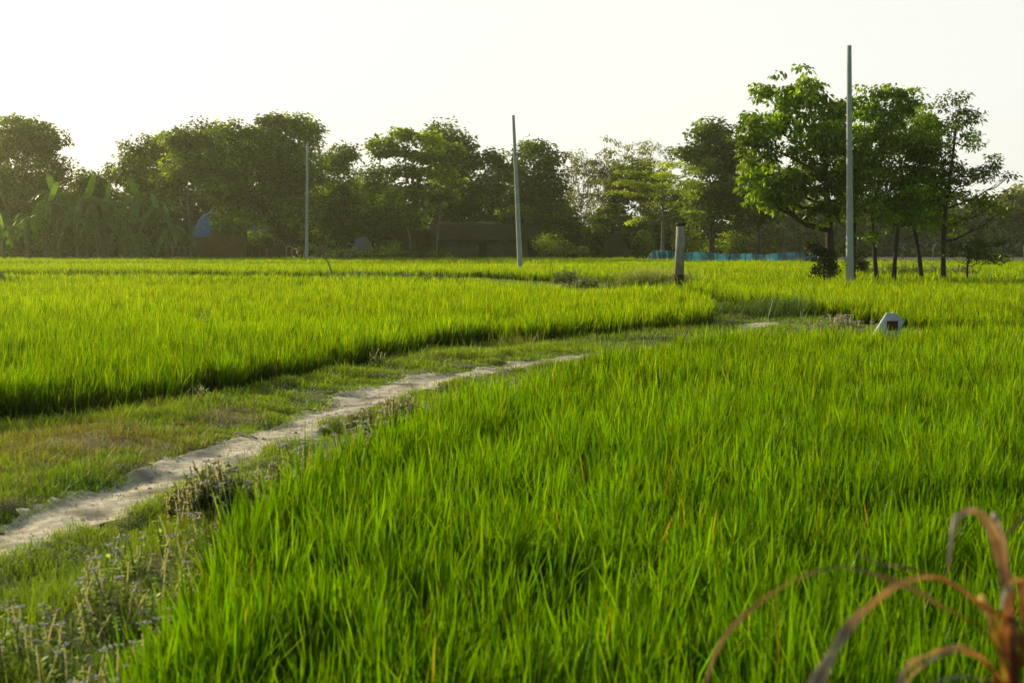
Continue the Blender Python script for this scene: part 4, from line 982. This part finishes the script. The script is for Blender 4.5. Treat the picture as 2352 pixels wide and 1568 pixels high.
w = bpy.data.worlds.new('World'); sc.world = w; w.use_nodes = True; nt = w.node_tree; nt.nodes.clear()
o = nt.nodes.new('ShaderNodeOutputWorld'); bg = nt.nodes.new('ShaderNodeBackground'); sky = nt.nodes.new('ShaderNodeTexSky')
sky.sky_type = 'NISHITA'; sky.sun_disc = False; sky.sun_elevation = SUN_EL; sky.sun_rotation = SUN_AZ
sky.air_density = 1.0; sky.dust_density = 2.0; sky.ozone_density = 1.0
mx = nt.nodes.new('ShaderNodeMix'); mx.data_type = 'RGBA'; mx.blend_type = 'MULTIPLY'; mx.inputs[0].default_value = 1; mx.inputs[7].default_value = (1.0, .95, .76, 1)
nt.links.new(sky.outputs[0], mx.inputs[6])
m2 = nt.nodes.new('ShaderNodeMix'); m2.data_type = 'RGBA'; m2.inputs[0].default_value = .68; m2.inputs[7].default_value = (7.3, 7.3, 6.75, 1)
tcw = nt.nodes.new('ShaderNodeTexCoord'); sx = nt.nodes.new('ShaderNodeSeparateXYZ'); mr = nt.nodes.new('ShaderNodeMapRange')
nt.links.new(tcw.outputs['Generated'], sx.inputs[0]); nt.links.new(sx.outputs['Z'], mr.inputs['Value'])
mr.inputs['From Min'].default_value = .2; mr.inputs['From Max'].default_value = .5; mr.inputs['To Min'].default_value = .8; mr.inputs['To Max'].default_value = .1
my = nt.nodes.new('ShaderNodeMapRange'); nt.links.new(sx.outputs['Y'], my.inputs['Value'])
my.inputs['From Min'].default_value = -.2; my.inputs['From Max'].default_value = .7; my.inputs['To Min'].default_value = .12; my.inputs['To Max'].default_value = 1
mm_ = nt.nodes.new('ShaderNodeMath'); mm_.operation = 'MULTIPLY'; nt.links.new(mr.outputs[0], mm_.inputs[0]); nt.links.new(my.outputs[0], mm_.inputs[1])
nt.links.new(mm_.outputs[0], m2.inputs[0]); nt.links.new(mx.outputs[2], m2.inputs[6]); nt.links.new(m2.outputs[2], bg.inputs['Color']); bg.inputs['Strength'].default_value = .15
nt.links.new(bg.outputs[0], o.inputs['Surface'])
ld = bpy.data.lights.new('sun', 'SUN'); ld.energy = 6.0; ld.angle = math.radians(.6); ld.color = (1, .88, .62)
lo = bpy.data.objects.new('sun', ld); COL.objects.link(lo)
sd = Vector((math.sin(SUN_AZ) * math.cos(SUN_EL), math.cos(SUN_AZ) * math.cos(SUN_EL), math.sin(SUN_EL)))
lo.rotation_euler = sd.to_track_quat('Z', 'Y').to_euler(); lo.location = (-30, 40, 30)

cam = bpy.data.cameras.new('camera'); co = bpy.data.objects.new('camera', cam); COL.objects.link(co)
cam.sensor_width = 36; cam.lens = 36 * F / 2352; cam.clip_end = 6000; cam.clip_start = .05
co.location = (0, 0, EYE); co.rotation_euler = (PI / 2 - PITCH, 0, 0)
cam.dof.use_dof = True; cam.dof.focus_distance = 42; cam.dof.aperture_fstop = 4.2
sc.camera = co
sc.view_settings.view_transform = 'Standard'; sc.view_settings.look = 'None'; sc.view_settings.exposure = 0; sc.view_settings.gamma = 1
sc.render.engine = 'CYCLES'
cy = sc.cycles
cy.max_bounces = 6; cy.diffuse_bounces = 3; cy.glossy_bounces = 2; cy.transmission_bounces = 5; cy.volume_bounces = 0; cy.transparent_max_bounces = 6
cy.use_denoising = True; cy.use_adaptive_sampling = True; cy.adaptive_threshold = .02
cy.sample_clamp_indirect = 6
